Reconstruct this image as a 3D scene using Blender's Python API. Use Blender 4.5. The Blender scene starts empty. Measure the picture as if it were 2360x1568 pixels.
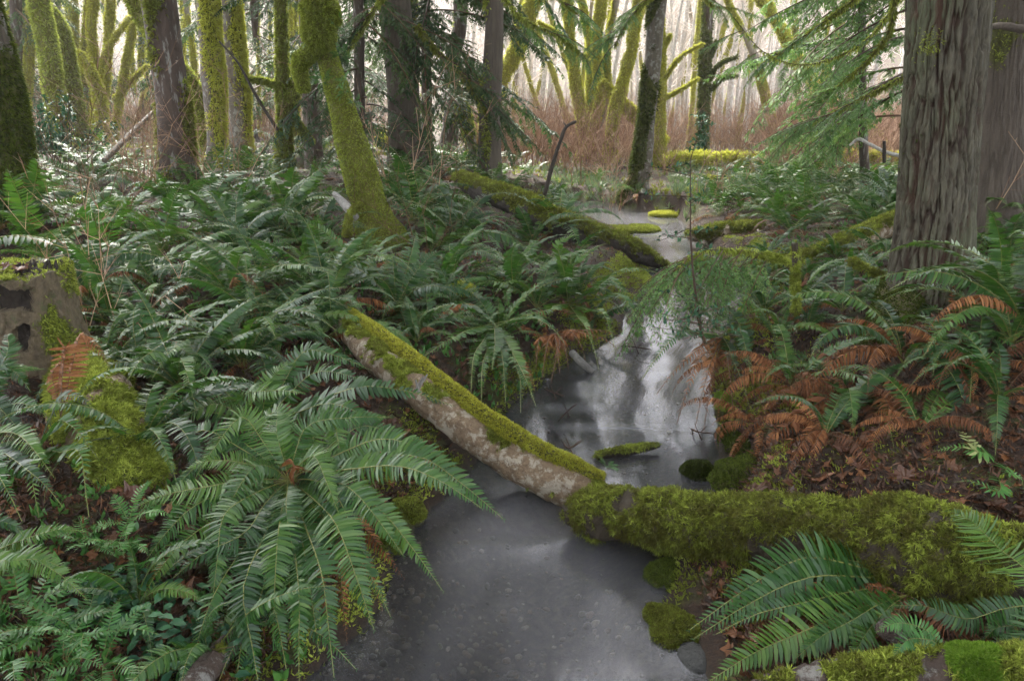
import bpy, math, random
import numpy as np
from mathutils import Vector, Matrix
R = math.radians
rng = np.random.default_rng(7); random.seed(7)
sc = bpy.context.scene; col = sc.collection

# ---------------------------------------------------------------- camera, light, exposure
CH, PITCH, F = 1.75, R(18.07), 1659.0
cd = bpy.data.cameras.new('camera'); cam = bpy.data.objects.new('camera', cd); col.objects.link(cam)
cam.location = (0, 0, CH); cam.rotation_euler = (R(90) - PITCH, 0, 0)
cd.sensor_width = 36; cd.lens = 36 * F / 2360; cd.clip_end = 600; cd.clip_start = 0.05
sc.camera = cam
SUN_EL, SUN_AZ = R(48), R(-20)         # azimuth measured from +Y (ahead) towards +X
w = bpy.data.worlds.new('World'); sc.world = w; w.use_nodes = True
nt = w.node_tree; nt.nodes.clear()
sky = nt.nodes.new('ShaderNodeTexSky'); sky.sky_type = 'NISHITA'; sky.sun_disc = False
sky.sun_elevation = SUN_EL; sky.sun_rotation = SUN_AZ; sky.dust_density = 3.0; sky.air_density = 1.0
hs = nt.nodes.new('ShaderNodeHueSaturation'); hs.inputs['Saturation'].default_value = 0.2
bg = nt.nodes.new('ShaderNodeBackground'); bg.inputs['Strength'].default_value = 0.10
wo = nt.nodes.new('ShaderNodeOutputWorld')
nt.links.new(sky.outputs[0], hs.inputs['Color']); nt.links.new(hs.outputs[0], bg.inputs[0]); nt.links.new(bg.outputs[0], wo.inputs[0])
ld = bpy.data.lights.new('sun', 'SUN'); ld.energy = 1.5; ld.angle = R(14); ld.color = (1, 0.93, 0.82)
lo = bpy.data.objects.new('sun', ld); col.objects.link(lo)
sd = Vector((math.sin(SUN_AZ) * math.cos(SUN_EL), math.cos(SUN_AZ) * math.cos(SUN_EL), math.sin(SUN_EL)))
lo.rotation_euler = (-sd).to_track_quat('-Z', 'Y').to_euler()
sc.view_settings.view_transform = 'Standard'; sc.view_settings.look = 'None'
sc.view_settings.exposure = 3.25; sc.view_settings.gamma = 1
HAZE = 0.0013
sc.render.engine = 'CYCLES'
cy = sc.cycles
cy.max_bounces = 6; cy.diffuse_bounces = 3; cy.glossy_bounces = 2; cy.transmission_bounces = 3; cy.transparent_max_bounces = 8
cy.volume_bounces = 1; cy.use_denoising = True; cy.denoising_prefilter = 'ACCURATE'; cy.use_adaptive_sampling = True; cy.adaptive_threshold = 0.02
cy.caustics_reflective = False; cy.caustics_refractive = False; cy.sample_clamp_indirect = 6

# ---------------------------------------------------------------- noise
def _h(i, j, k, s):
    n = (i.astype(np.int64) * 374761393 + j.astype(np.int64) * 668265263 + k.astype(np.int64) * 1274126177 + s * 974711) & 0xffffffff
    n = ((n ^ (n >> 13)) * 1274126177) & 0xffffffff
    return ((n ^ (n >> 16)) & 0xffffff) / float(0xffffff)
def vn(p, s=0):
    p = np.atleast_2d(p); f = np.floor(p); i = f.astype(np.int64); t = p - f; t = t * t * (3 - 2 * t)
    x, y, z = i[:, 0], i[:, 1], i[:, 2]; r = 0
    for a in (0, 1):
        for b in (0, 1):
            for c in (0, 1):
                wgt = (t[:, 0] if a else 1 - t[:, 0]) * (t[:, 1] if b else 1 - t[:, 1]) * (t[:, 2] if c else 1 - t[:, 2])
                r = r + wgt * _h(x + a, y + b, z + c, s)
    return r
def fbm(p, o=4, s=0):
    r = 0; a = .5; tot = 0
    for k in range(o):
        r = r + a * vn(np.asarray(p) * 2 ** k, s + k); tot += a; a *= .5
    return r / tot
def sst(a, b, x):
    t = np.clip((x - a) / (b - a), 0, 1); return t * t * (3 - 2 * t)
def nrm(v):
    return v / (np.linalg.norm(v, axis=-1, keepdims=True) + 1e-9)

# ---------------------------------------------------------------- picture to world
CP, SP = math.cos(PITCH), math.sin(PITCH)
def ray(px, py):
    cx, cyy = (px - 1180) / F, (784 - py) / F
    return np.array([cx, CP + cyy * SP, -SP + cyy * CP])
def at(px, py, Y):
    d = ray(px, py); t = Y / d[1]; return np.array([0, 0, CH]) + d * t
def pl(px, py, z):
    d = ray(px, py); t = (z - CH) / d[2]; return np.array([0, 0, CH]) + d * t
def depth(p):
    return p[1] * CP - (p[2] - CH) * SP
def proj(p):
    x, y, z = p[0], p[1], p[2] - CH
    zc = y * CP - z * SP; yc = y * SP + z * CP
    return 1180 + F * x / zc, 784 - F * yc / zc, zc

# ---------------------------------------------------------------- terrain
EDGE = [(1568, 700, 1640), (1480, 800, 1600), (1400, 870, 1540), (1300, 900, 1540), (1200, 960, 1640), (1130, 1040, 1680), (1060, 1100, 1672),
        (1000, 1140, 1664), (950, 1150, 1652), (880, 1245, 1640), (820, 1330, 1640), (760, 1430, 1690), (720, 1440, 1702), (680, 1480, 1722),
        (650, 1500, 1715), (620, 1490, 1705), (600, 1500, 1690), (580, 1490, 1630), (545, 1440, 1585), (520, 1370, 1585), (500, 1330, 1560)]
Lw = [pl(a, y, 0)[:2] for y, a, b in EDGE]; Rw = [pl(b, y, 0)[:2] for y, a, b in EDGE]
far = [((.1, 12.7), (1.3, 13.9)), ((-1.6, 13.0), (-1.2, 14.3)), ((-4, 13.3), (-4, 14.5)), ((-9, 13.6), (-9, 14.8))]
for a, b in far: Lw.append(np.array(a)); Rw.append(np.array(b))
near = [((-.9, 1.2), (.62, 1.15)), ((-1.0, -1.0), (1.0, -1.0)), ((-1.4, -5), (1.4, -5))]
for a, b in near: Lw.insert(0, np.array(a)); Rw.insert(0, np.array(b))
Lw = np.array(Lw); Rw = np.array(Rw); Cw = (Lw + Rw) / 2
def seg_d(P, A):
    best = np.full(len(P), 1e9); al = np.zeros(len(P)); cr = np.zeros(len(P)); acc = 0
    for a, b in zip(A[:-1], A[1:]):
        d = b - a; L = np.linalg.norm(d); t = np.clip(((P - a) @ d) / L ** 2, 0, 1); q = P - (a + t[:, None] * d)
        dd = np.linalg.norm(q, axis=1); m = dd < best
        best[m] = dd[m]; al[m] = (acc + t * L)[m]; cr[m] = ((q[:, 1] * d[0] - q[:, 0] * d[1]) / L)[m]; acc += L
    return best, al, cr
def inside(P):
    Q = np.vstack([Lw, Rw[::-1]]); r = np.zeros(len(P), bool)
    for (x1, y1), (x2, y2) in zip(Q, np.roll(Q, -1, 0)):
        c = (y1 > P[:, 1]) != (y2 > P[:, 1])
        with np.errstate(divide='ignore', invalid='ignore'):
            r ^= c & (P[:, 0] < (x2 - x1) * (P[:, 1] - y1) / (y2 - y1 + 1e-12) + x1)
    return r
CT = [(60, 1500, .25), (200, 1450, .2), (420, 1450, .12), (300, 1200, .38), (600, 1100, .33), (100, 1000, .42), (800, 1000, .28), (130, 880, .45),
      (500, 850, .48), (1000, 800, .35), (1200, 800, .25), (1000, 650, .45), (600, 650, .6), (200, 650, .62), (900, 500, .6), (500, 500, .72),
      (100, 500, .75), (1200, 560, .35), (1300, 500, .25), (1150, 420, .45), (400, 400, .85), (950, 370, .78),
      (1700, 1400, .06), (1720, 1480, .12), (1900, 1400, .08), (1950, 1500, .16), (2150, 1420, .14), (2300, 1400, .2), (2300, 1520, .26), (1720, 1100, .26), (1900, 1000, .4), (2200, 1100, .5), (2300, 900, .65), (1750, 850, .36),
      (2125, 745, .5), (2340, 700, .9), (1800, 650, .33), (2000, 600, .5), (1650, 530, .2), (1900, 480, .5), (1600, 430, .2), (1480, 430, .2), (1800, 400, .35)]
CT = [np.append(pl(a, b, z)[:2], z) for a, b, z in CT] + [np.array(c, float) for c in
      [(-20, 20, 1.1), (-10, 30, 1.0), (0, 25, .3), (0, 40, .45), (8, 25, .55), (20, 20, 1.7), (20, 40, 1.5), (-30, 5, 1.5), (12, 6, 2.2), (-8, 3, 1.1),
       (5.5, 7.5, 1.15), (7, 4, 1.5), (3, 1, .6), (3, -3, .7), (-3, 1, .5), (-3, -3, .7), (-5, 16, .9), (-8, 14, .95), (4, 16, .35), (5, 12, .5)]]
CT = np.array(CT)
def H(x, y):
    x = np.atleast_1d(np.asarray(x, float)).ravel(); y = np.atleast_1d(np.asarray(y, float)).ravel()
    out = np.empty(len(x))
    for s in range(0, len(x), 40000):
        X, Y = x[s:s + 40000], y[s:s + 40000]; P = np.c_[X, Y]
        d2 = (X[:, None] - CT[None, :, 0]) ** 2 + (Y[:, None] - CT[None, :, 1]) ** 2 + .05
        wg = d2 ** -1.6; base = (wg * CT[None, :, 2]).sum(1) / wg.sum(1)
        dl, _, _ = seg_d(P, Lw); dr, _, _ = seg_d(P, Rw); ins = inside(P)
        d = np.minimum(dl, dr); right = dr < dl
        q = np.c_[X, Y, X * 0]
        nz = (fbm(q * 1.3, 3, 5) - .5) * .26 * sst(0, 1.2, d) + (fbm(q * 9, 3, 9) - .5) * .05 * sst(0, .3, d)
        bw = np.where(right, .13, .3)
        out_z = .03 + (base + nz - .03) * sst(-.02, bw * 1.6, d) * .8 + (base + nz) * .2 * sst(0, .8, d)
        out_z = np.maximum(out_z, .015 + 0 * d)
        in_z = -.02 - .2 * sst(0, .45, d) + (fbm(q * 2.2, 3, 15) - .5) * .1 * sst(.05, .4, d)
        z = np.where(ins, in_z, out_z)
        z += np.clip(Y - 52, 0, 66) ** 1.15 * .2 + sst(5, 40, np.abs(X) - 12) * 4 * sst(10, 40, Y)
        out[s:s + 40000] = z
    return out
def h1(x, y): return float(H(x, y)[0])
_ys = np.geomspace(1.0, 150, 900)
def on(px, py):
    d = ray(px, py); t = _ys / d[1]; X = d[0] * t; Z = CH + d[2] * t
    hz = np.maximum(H(X, _ys), 0); m = Z < hz
    k = int(np.argmax(m)) if m.any() else 899
    y = _ys[k]; x = X[k]; return np.array([x, y, max(h1(x, y), 0)])
def lift(px, py, Y, c=.03):
    for _ in range(40):
        p = at(px, py, Y)
        if p[2] > max(h1(p[0], p[1]), 0) + c: return p
        Y *= .985
    return p

# ---------------------------------------------------------------- mesh building
class G:
    def __init__(s): s.V = []; s.F = []; s.M = []; s.A = []; s.n = 0
    def add(s, V, F, mi=0, a=0.5):
        V = np.asarray(V, float).reshape(-1, 3)
        for f in (F if isinstance(F, list) else [F]):
            f = np.asarray(f, int)
            if len(f): s.F.append(f + s.n); s.M.append(np.full(len(f), mi))
        s.V.append(V); s.A.append(np.broadcast_to(np.asarray(a, float), (len(V),)).copy()); s.n += len(V); return s
    def mesh(s, name, mats, smooth=True):
        me = bpy.data.meshes.new(name); V = np.vstack(s.V); me.vertices.add(len(V)); me.vertices.foreach_set('co', V.astype(np.float32).ravel())
        li = np.concatenate([f.ravel() for f in s.F]); tot = np.concatenate([np.full(len(f), f.shape[1]) for f in s.F])
        me.loops.add(len(li)); me.loops.foreach_set('vertex_index', li.astype(np.int32))
        me.polygons.add(len(tot)); st = np.concatenate([[0], np.cumsum(tot)[:-1]])
        me.polygons.foreach_set('loop_start', st.astype(np.int32)); me.polygons.foreach_set('loop_total', tot.astype(np.int32))
        for m in (mats if isinstance(mats, (list, tuple)) else [mats]): me.materials.append(m)
        me.polygons.foreach_set('material_index', np.concatenate(s.M).astype(np.int32))
        me.update(calc_edges=True)
        me.polygons.foreach_set('use_smooth', np.full(len(tot), smooth))
        at_ = me.attributes.new('k', 'FLOAT', 'POINT'); at_.data.foreach_set('value', np.concatenate(s.A).astype(np.float32))
        return me
def link(name, me, parent=None, loc=None):
    o = bpy.data.objects.new(name, me); col.objects.link(o)
    if loc is not None: o.location = Vector([float(v) for v in loc])
    if parent is not None: o.parent = parent
    return o
def build(g, name, mats, parent=None, origin=None, smooth=True):
    """geometry is in world coordinates; origin shifts it so that the object sits at that point"""
    if origin is not None: g.V = [v - np.asarray(origin) for v in g.V]
    me = g.mesh(name, mats, smooth)
    return link(name, me, parent, origin if parent is None else None)
def tag(o, label=None, cat=None, group=None, kind=None):
    if label: o['label'] = label
    if cat: o['category'] = cat
    if group: o['group'] = group
    if kind: o['kind'] = kind
    return o
def thing(name, loc, label, cat, group=None):
    return tag(link(name, None, None, loc), label, cat, group)

def smooth_path(P, n):
    P = np.asarray(P, float); h = np.maximum(np.linalg.norm(np.diff(P[:, :3], axis=0), axis=1), 1e-6); L = np.r_[0, np.cumsum(h)]; D = np.diff(P, axis=0) / h[:, None]
    T = np.vstack([D[:1], (D[:-1] * h[1:, None] + D[1:] * h[:-1, None]) / (h[1:] + h[:-1])[:, None], D[-1:]]) if len(P) > 2 else np.vstack([D, D])
    u = np.linspace(0, L[-1], n); i = np.clip(np.searchsorted(L, u, 'right') - 1, 0, len(P) - 2); hh = h[i][:, None]; t = ((u - L[i])[:, None]) / hh
    return (2 * t ** 3 - 3 * t ** 2 + 1) * P[i] + (t ** 3 - 2 * t ** 2 + t) * hh * T[i] + (-2 * t ** 3 + 3 * t ** 2) * P[i + 1] + (t ** 3 - t ** 2) * hh * T[i + 1]
def frames(C):
    T = nrm(np.gradient(C, axis=0)); ref = np.array([0, 0, 1.]) if abs(T[0, 2]) < .9 else np.array([1., 0, 0])
    a = nrm(np.cross(T[0], ref)); A = []
    for t in T:
        a = nrm(a - t * (a @ t)); A.append(a)
    A = np.array(A); return T, A, np.cross(T, A)
def tube(pts, nu=20, nv=10, disp=None, cap=True, sm=True):
    """pts rows: x y z radius. disp(P, N, u, th, r) -> offset along N"""
    S = smooth_path(pts, nu) if sm else np.asarray(pts, float); C = S[:, :3]; r = np.maximum(S[:, 3], 1e-4); nu = len(S)
    T, A, B = frames(C); th = np.linspace(0, 2 * np.pi, nv, endpoint=False)
    N = A[:, None] * np.cos(th)[None, :, None] + B[:, None] * np.sin(th)[None, :, None]
    P = C[:, None] + N * r[:, None, None]; P = P.reshape(-1, 3); Nf = N.reshape(-1, 3)
    if disp is not None:
        P = P + Nf * disp(P, Nf, np.repeat(np.linspace(0, 1, nu), nv), np.tile(th, nu), np.repeat(r, nv))[:, None]
    i = np.arange(nu - 1)[:, None] * nv; j = np.arange(nv)[None]; j2 = (j + 1) % nv
    Q = np.stack([i + j, i + j2, i + nv + j2, i + nv + j], -1).reshape(-1, 4)
    Fs = [Q]
    if cap:
        n0 = len(P); P = np.vstack([P, C[0], C[-1]]); jj = np.arange(nv)
        Fs.append(np.c_[(jj + 1) % nv, jj, np.full(nv, n0)]); Fs.append(np.c_[(nu - 1) * nv + jj, (nu - 1) * nv + (jj + 1) % nv, np.full(nv, n0 + 1)])
    return P, Fs
def twig(g, pts, r0, r1, nv=4, mi=0, a=.5, nu=6):
    P = np.c_[np.asarray(pts, float), np.linspace(r0, r1, len(pts))]
    V, Fq = tube(P, nu, nv, None, False); g.add(V, Fq, mi, a)
def tubes_straight(g, A, B, ra, rb, mi=0, a=.5):
    """many straight three-sided twigs at once"""
    A = np.asarray(A, float); B = np.asarray(B, float); n = len(A); T = nrm(B - A)
    ref = np.where(np.abs(T[:, 2:3]) < .9, [[0, 0, 1.]], [[1., 0, 0]]); S = nrm(np.cross(T, ref)); U = np.cross(T, S)
    V = np.empty((n, 6, 3)); ra = np.broadcast_to(ra, (n,)); rb = np.broadcast_to(rb, (n,))
    for q in range(3):
        c, s_ = math.cos(q * 2.094), math.sin(q * 2.094); d = S * c + U * s_
        V[:, q] = A + d * ra[:, None]; V[:, 3 + q] = B + d * rb[:, None]
    o = np.arange(n)[:, None] * 6
    Fq = np.vstack([o + np.array([q, (q + 1) % 3, 3 + (q + 1) % 3, 3 + q]) for q in range(3)])
    g.add(V.reshape(-1, 3), Fq, mi, np.repeat(np.broadcast_to(a, (n,)), 6))
def tris_of(F):
    o = []
    for f in (F if isinstance(F, list) else [F]):
        f = np.asarray(f)
        if f.shape[1] == 3: o.append(f)
        else: o += [f[:, [0, 1, 2]], f[:, [0, 2, 3]]]
    return np.vstack(o)
def sample(V, Fs, n, wt=None):
    Tt = tris_of(Fs); a, b, c = V[Tt[:, 0]], V[Tt[:, 1]], V[Tt[:, 2]]; cr = np.cross(b - a, c - a); ar = np.linalg.norm(cr, axis=1)
    if wt is not None: ar = ar * (wt[Tt].mean(1)) ** 1.5
    if ar.sum() <= 0: return np.zeros((0, 3)), np.zeros((0, 3))
    k = rng.choice(len(Tt), n, p=ar / ar.sum()); u, v = rng.random(n), rng.random(n); m = u + v > 1; u[m] = 1 - u[m]; v[m] = 1 - v[m]
    return a[k] + (b - a)[k] * u[:, None] + (c - a)[k] * v[:, None], nrm(cr[k])
def blades(g, P, N, K, ln, wd, spread=.9, droop=0., mi=0, a=None, up=0.):
    """tufts of K little pointed leaves"""
    n = len(P)
    if n == 0: return
    P = np.repeat(P, K, 0); N = np.repeat(N, K, 0); m = len(P)
    d = nrm(N + rng.normal(0, 1, (m, 3)) * spread * .6 + np.array([0, 0, up - droop])); s = nrm(np.cross(d, rng.normal(0, 1, (m, 3))))
    L = ln * (.5 + rng.random(m))[:, None]; W = wd * (.6 + .8 * rng.random(m))[:, None]
    mid = P + d * L * .5
    V = np.stack([P - s * W * .35, P + s * W * .35, mid + s * W * .5, mid - s * W * .5, P + d * L + np.array([0, 0, -droop * .4]) * L], 1).reshape(-1, 3)
    o = np.arange(m)[:, None] * 5
    if a is None: a = rng.random(n)
    a = np.repeat(np.clip(np.broadcast_to(a, (n,)), 0, 1), K) + rng.normal(0, .12, m)
    g.add(V, [o + np.array([0, 1, 2, 3]), o + np.array([3, 2, 4])], mi, np.repeat(np.clip(a, 0, 1), 5))

# ---------------------------------------------------------------- materials
def mat(name):
    m = bpy.data.materials.new(name); m.use_nodes = True; t = m.node_tree; b = t.nodes['Principled BSDF']; return m, t, b
def N_(t, typ, **kw):
    n = t.nodes.new(typ)
    for k, v in kw.items():
        if k in n.inputs.keys(): n.inputs[k].default_value = v
        else: setattr(n, k, v)
    return n
def ramp(t, src, stops):
    r = t.nodes.new('ShaderNodeValToRGB'); e = r.color_ramp.elements
    while len(e) < len(stops): e.new(.5)
    for q, (p, c) in zip(e, stops): q.position = p; q.color = (*c, 1)
    t.links.new(src, r.inputs[0]); return r
def mixc(t, f, a, b, typ='MIX'):
    n = t.nodes.new('ShaderNodeMix'); n.data_type = 'RGBA'; n.blend_type = typ
    for s, v in ((0, f), (6, a), (7, b)):
        if hasattr(v, 'is_linked') or hasattr(v, 'links'): t.links.new(v, n.inputs[s])
        elif s == 0: n.inputs[0].default_value = v
        else: n.inputs[s].default_value = (*v, 1)
    return n.outputs[2]
def noise(t, scale, detail=5, rough=.6, vec=None, stretch=None, coord='Object'):
    n = N_(t, 'ShaderNodeTexNoise', Scale=scale, Detail=detail, Roughness=rough)
    tc = t.nodes.new('ShaderNodeTexCoord'); src = vec or tc.outputs[coord]
    if stretch:
        mp = t.nodes.new('ShaderNodeMapping'); mp.inputs['Scale'].default_value = stretch; t.links.new(src, mp.inputs[0]); src = mp.outputs[0]
    t.links.new(src, n.inputs['Vector']); return n.outputs['Fac']
def bump(t, b, h, dist=.01, strength=.6):
    n = N_(t, 'ShaderNodeBump', Strength=strength, Distance=dist); t.links.new(h, n.inputs['Height']); t.links.new(n.outputs[0], b.inputs['Normal']); return n
def attr(t, name='k'):
    n = t.nodes.new('ShaderNodeAttribute'); n.attribute_name = name; return n

def leafmat(name, stops, rough=.38, trans=.25, spec=.5, tcol=None):
    """colour runs over the leaf's own 'k' and differs from plant to plant"""
    m, t, b = mat(name); a = attr(t); oi = t.nodes.new('ShaderNodeObjectInfo')
    ad = N_(t, 'ShaderNodeMath', operation='MULTIPLY_ADD'); t.links.new(oi.outputs['Random'], ad.inputs[0]); ad.inputs[1].default_value = .6
    t.links.new(a.outputs['Fac'], ad.inputs[2])
    sb = N_(t, 'ShaderNodeMath', operation='SUBTRACT'); t.links.new(ad.outputs[0], sb.inputs[0]); sb.inputs[1].default_value = .3
    r = ramp(t, sb.outputs[0], stops); t.links.new(r.outputs[0], b.inputs['Base Color'])
    b.inputs['Roughness'].default_value = rough; b.inputs['Specular IOR Level'].default_value = spec
    tr = t.nodes.new('ShaderNodeBsdfTranslucent'); t.links.new(mixc(t, .6, r.outputs[0], tcol or stops[-1][1]), tr.inputs[0])
    mx = t.nodes.new('ShaderNodeMixShader'); mx.inputs[0].default_value = trans; out = t.nodes['Material Output']
    t.links.new(b.outputs[0], mx.inputs[1]); t.links.new(tr.outputs[0], mx.inputs[2]); t.links.new(mx.outputs[0], out.inputs[0]); return m
def barkmat(name, dark, light, moss1, moss2, sc_=1., lichen=None, stretch=(1, 1, .18), wet=.6, bs=.02, lst=None, lth=.52):
    """bark below, moss where the mesh attribute 'k' says it grows"""
    m, t, b = mat(name); a = attr(t)
    n1 = noise(t, 26 * sc_, 6, .7, stretch=stretch); n2 = noise(t, 5 * sc_, 4)
    r = ramp(t, n1, [(.32, dark), (.62, light)])
    c = mixc(t, n2, r.outputs[0], tuple(v * .75 for v in light))
    if lichen:
        n3 = noise(t, 11 * sc_, 5, .7, stretch=lst); r3 = ramp(t, n3, [(lth, (0, 0, 0)), (lth + .08, (1, 1, 1))]); c = mixc(t, r3.outputs[0], c, lichen)
    nm = noise(t, 60, 5, .75); nm2 = noise(t, 4, 3)
    mc = ramp(t, nm, [(.3, moss1), (.66, moss2)]); mcc = mixc(t, nm2, mc.outputs[0], tuple(v * .8 for v in moss1))
    nn = N_(t, 'ShaderNodeMath', operation='MULTIPLY_ADD'); t.links.new(noise(t, 14, 5, .7), nn.inputs[0]); nn.inputs[1].default_value = .5; t.links.new(a.outputs['Fac'], nn.inputs[2])
    mk = ramp(t, nn.outputs[0], [(.62, (0, 0, 0)), (.78, (1, 1, 1))])
    t.links.new(mixc(t, mk.outputs[0], c, mcc), b.inputs['Base Color']); b.inputs['Roughness'].default_value = .75
    hh = N_(t, 'ShaderNodeMath', operation='ADD'); t.links.new(n1, hh.inputs[0]); t.links.new(nm, hh.inputs[1])
    bump(t, b, hh.outputs[0], bs, .9); return m
MOSS_Y = ((.20, .19, .018), (.44, .44, .05)); MOSS_G = ((.05, .045, .012), (.17, .185, .03)); 
M = {}
M['fern'] = leafmat('fern_green', [(0, (.010, .040, .011)), (.5, (.027, .088, .014)), (1, (.085, .165, .022))], .42, .25, .55, (.10, .24, .02))
M['fern_light'] = leafmat('fern_light_green', [(0, (.03, .10, .02)), (.5, (.055, .17, .035)), (1, (.10, .24, .05))], .42, .28, .5)
M['fern_brown'] = leafmat('fern_brown', [(0, (.05, .02, .009)), (.5, (.17, .062, .022)), (1, (.34, .15, .055))], .7, .15, .3)
M['fern_yellow'] = leafmat('fern_yellow', [(0, (.2, .24, .08)), (1, (.42, .45, .2))], .6, .25, .3)
m, t, b = mat('fern_stem'); b.inputs['Base Color'].default_value = (.16, .17, .04, 1); b.inputs['Roughness'].default_value = .5; M['stem'] = m
m, t, b = mat('fern_stem_brown'); b.inputs['Base Color'].default_value = (.10, .05, .02, 1); b.inputs['Roughness'].default_value = .6; M['stem_brown'] = m
M['moss'] = leafmat('moss_green', [(0, (.065, .05, .014)), (.3, (.11, .125, .02)), (.65, (.22, .27, .04)), (1, (.46, .53, .10))], .8, .4, .15)
M['moss_dark'] = leafmat('moss_dark', [(0, (.022, .028, .008)), (.5, (.06, .085, .012)), (1, (.14, .18, .025))], .8, .25, .15)
M['moss_y'] = leafmat('moss_yellow', [(0, (.20, .18, .02)), (.5, (.42, .43, .05)), (1, (.62, .64, .12))], .8, .4, .15)
M['moss_bright'] = leafmat('moss_bright', [(0, (.10, .2, .012)), (1, (.24, .36, .05))], .7, .35, .2)
M['needle'] = leafmat('needle_dark', [(0, (.018, .048, .020)), (.5, (.035, .085, .028)), (1, (.075, .13, .03))], .55, .3, .3)
M['needle_l'] = leafmat('needle_light', [(0, (.05, .13, .04)), (.5, (.11, .23, .06)), (1, (.22, .36, .09))], .55, .35, .3)
M['litter'] = leafmat('leaf_litter', [(0, (.022, .013, .009)), (.4, (.075, .032, .015)), (.75, (.16, .065, .025)), (1, (.27, .12, .045))], .5, .1, .4)
M['maple'] = leafmat('maple_leaf_brown', [(0, (.05, .022, .014)), (.5, (.12, .048, .024)), (1, (.24, .10, .042))], .42, .15, .5)
M['salal'] = leafmat('salal_leaf', [(0, (.015, .06, .03)), (1, (.05, .14, .06))], .55, .12, .3)
M['grass'] = leafmat('sedge', [(0, (.05, .10, .05)), (.5, (.10, .17, .09)), (1, (.2, .28, .12))], .5, .3, .4)
M['thicket'] = leafmat('red_twigs', [(0, (.14, .075, .045)), (.5, (.34, .19, .12)), (1, (.52, .35, .22))], .7, 0.05, .3)
M['twig'] = leafmat('brown_twigs', [(0, (.05, .028, .016)), (1, (.18, .10, .05))], .6, .0, .3)
M['pale_twig'] = leafmat('pale_twigs', [(0, (.60, .51, .46)), (.5, (.80, .72, .67)), (1, (.9, .84, .79))], .8, .0, .2)
M['black_wood'] = barkmat('wet_black_wood', (.012, .009, .007), (.05, .036, .026), *MOSS_G)
M['fir'] = barkmat('fir_bark', (.035, .024, .018), (.135, .105, .08), *MOSS_G, 1.0, None, (1, 1, .12))
M['dark'] = barkmat('dark_bark', (.018, .012, .010), (.10, .066, .05), *MOSS_G, .8, (.24, .23, .21), lst=(1.6, 1.6, .35), lth=.55)
M['maple_bark'] = barkmat('mossy_maple_bark', (.05, .04, .025), (.20, .17, .12), (.09, .08, .012), (.28, .30, .04), 1, (.3, .29, .25))
M['maple_far'] = barkmat('yellow_moss_bark', (.10, .08, .05), (.32, .28, .22), *MOSS_Y, 1)
M['mid'] = barkmat('mid_bark', (.045, .035, .026), (.16, .13, .10), (.05, .055, .010), (.17, .18, .02), 1, (.26, .25, .22))
M['alder'] = barkmat('pale_alder_bark', (.25, .2, .17), (.66, .62, .58), *MOSS_Y, 1, (.72, .7, .68), (1, 1, .8))
M['stump'] = barkmat('stump_bark', (.05, .034, .02), (.28, .215, .13), (.07, .085, .012), (.22, .25, .03), 1.6, (.14, .14, .06), (1, 1, .6), bs=.05, lth=.55)
M['log'] = barkmat('log_bark', (.08, .042, .022), (.40, .28, .17), (.07, .08, .012), (.22, .25, .03), 1.6, (.56, .48, .37), (1, 1, .8), bs=.04, lst=(1, 1, 1), lth=.5)
M['mosslog'] = barkmat('mossed_log', (.014, .010, .006), (.06, .042, .022), (.05, .038, .012), (.19, .195, .032), 1)
M['grey_wood'] = barkmat('grey_wood', (.08, .075, .07), (.38, .36, .33), *MOSS_G, 1.3)
M['rock'] = barkmat('wet_rock', (.02, .02, .02), (.09, .09, .085), *MOSS_G, .5, None, (1, 1, 1))
# big tree: furrows carry the red inner bark, plates carry grey-green lichen
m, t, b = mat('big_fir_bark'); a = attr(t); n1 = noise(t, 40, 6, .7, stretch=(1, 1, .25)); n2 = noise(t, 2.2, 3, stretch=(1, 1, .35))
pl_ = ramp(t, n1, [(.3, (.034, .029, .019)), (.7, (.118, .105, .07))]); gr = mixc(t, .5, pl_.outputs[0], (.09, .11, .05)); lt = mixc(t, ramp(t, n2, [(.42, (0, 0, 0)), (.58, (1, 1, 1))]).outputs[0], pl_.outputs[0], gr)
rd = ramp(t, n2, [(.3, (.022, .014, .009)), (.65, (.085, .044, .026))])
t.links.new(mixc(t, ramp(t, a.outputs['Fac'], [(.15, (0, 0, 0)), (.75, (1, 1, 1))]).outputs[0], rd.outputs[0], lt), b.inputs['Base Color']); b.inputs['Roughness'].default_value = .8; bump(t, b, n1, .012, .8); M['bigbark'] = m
# ground
m, t, b = mat('forest_soil'); n1 = noise(t, 30, 8, .75); n2 = noise(t, 3, 5, .6); n3 = noise(t, 140, 4, .7); at2 = attr(t)
c1 = ramp(t, n1, [(.3, (.010, .006, .004)), (.5, (.034, .018, .010)), (.68, (.09, .043, .02))]); c2 = ramp(t, n3, [(.3, (.022, .012, .007)), (.7, (.10, .05, .024))])
cc = mixc(t, .4, c1.outputs[0], c2.outputs[0]); ms = ramp(t, n1, [(.3, (.03, .036, .008)), (.7, (.12, .14, .02))]); mm = ramp(t, n2, [(.52, (0, 0, 0)), (.62, (1, 1, 1))])
cc = mixc(t, mm.outputs[0], cc, ms.outputs[0])
bed = ramp(t, n1, [(.3, (.02, .018, .012)), (.5, (.05, .04, .025)), (.7, (.10, .08, .05))]); cc = mixc(t, at2.outputs['Fac'], cc, bed.outputs[0])
t.links.new(cc, b.inputs['Base Color']); b.inputs['Roughness'].default_value = .8; hh = N_(t, 'ShaderNodeMath', operation='ADD'); t.links.new(n1, hh.inputs[0]); t.links.new(n3, hh.inputs[1]); bump(t, b, hh.outputs[0], .03, .9); M['soil'] = m
m, t, b = mat('gravel'); a = attr(t); r = ramp(t, a.outputs['Fac'], [(0, (.03, .028, .02)), (.3, (.11, .085, .05)), (.55, (.2, .135, .07)), (.8, (.16, .16, .11)), (1, (.34, .3, .22))])
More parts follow.
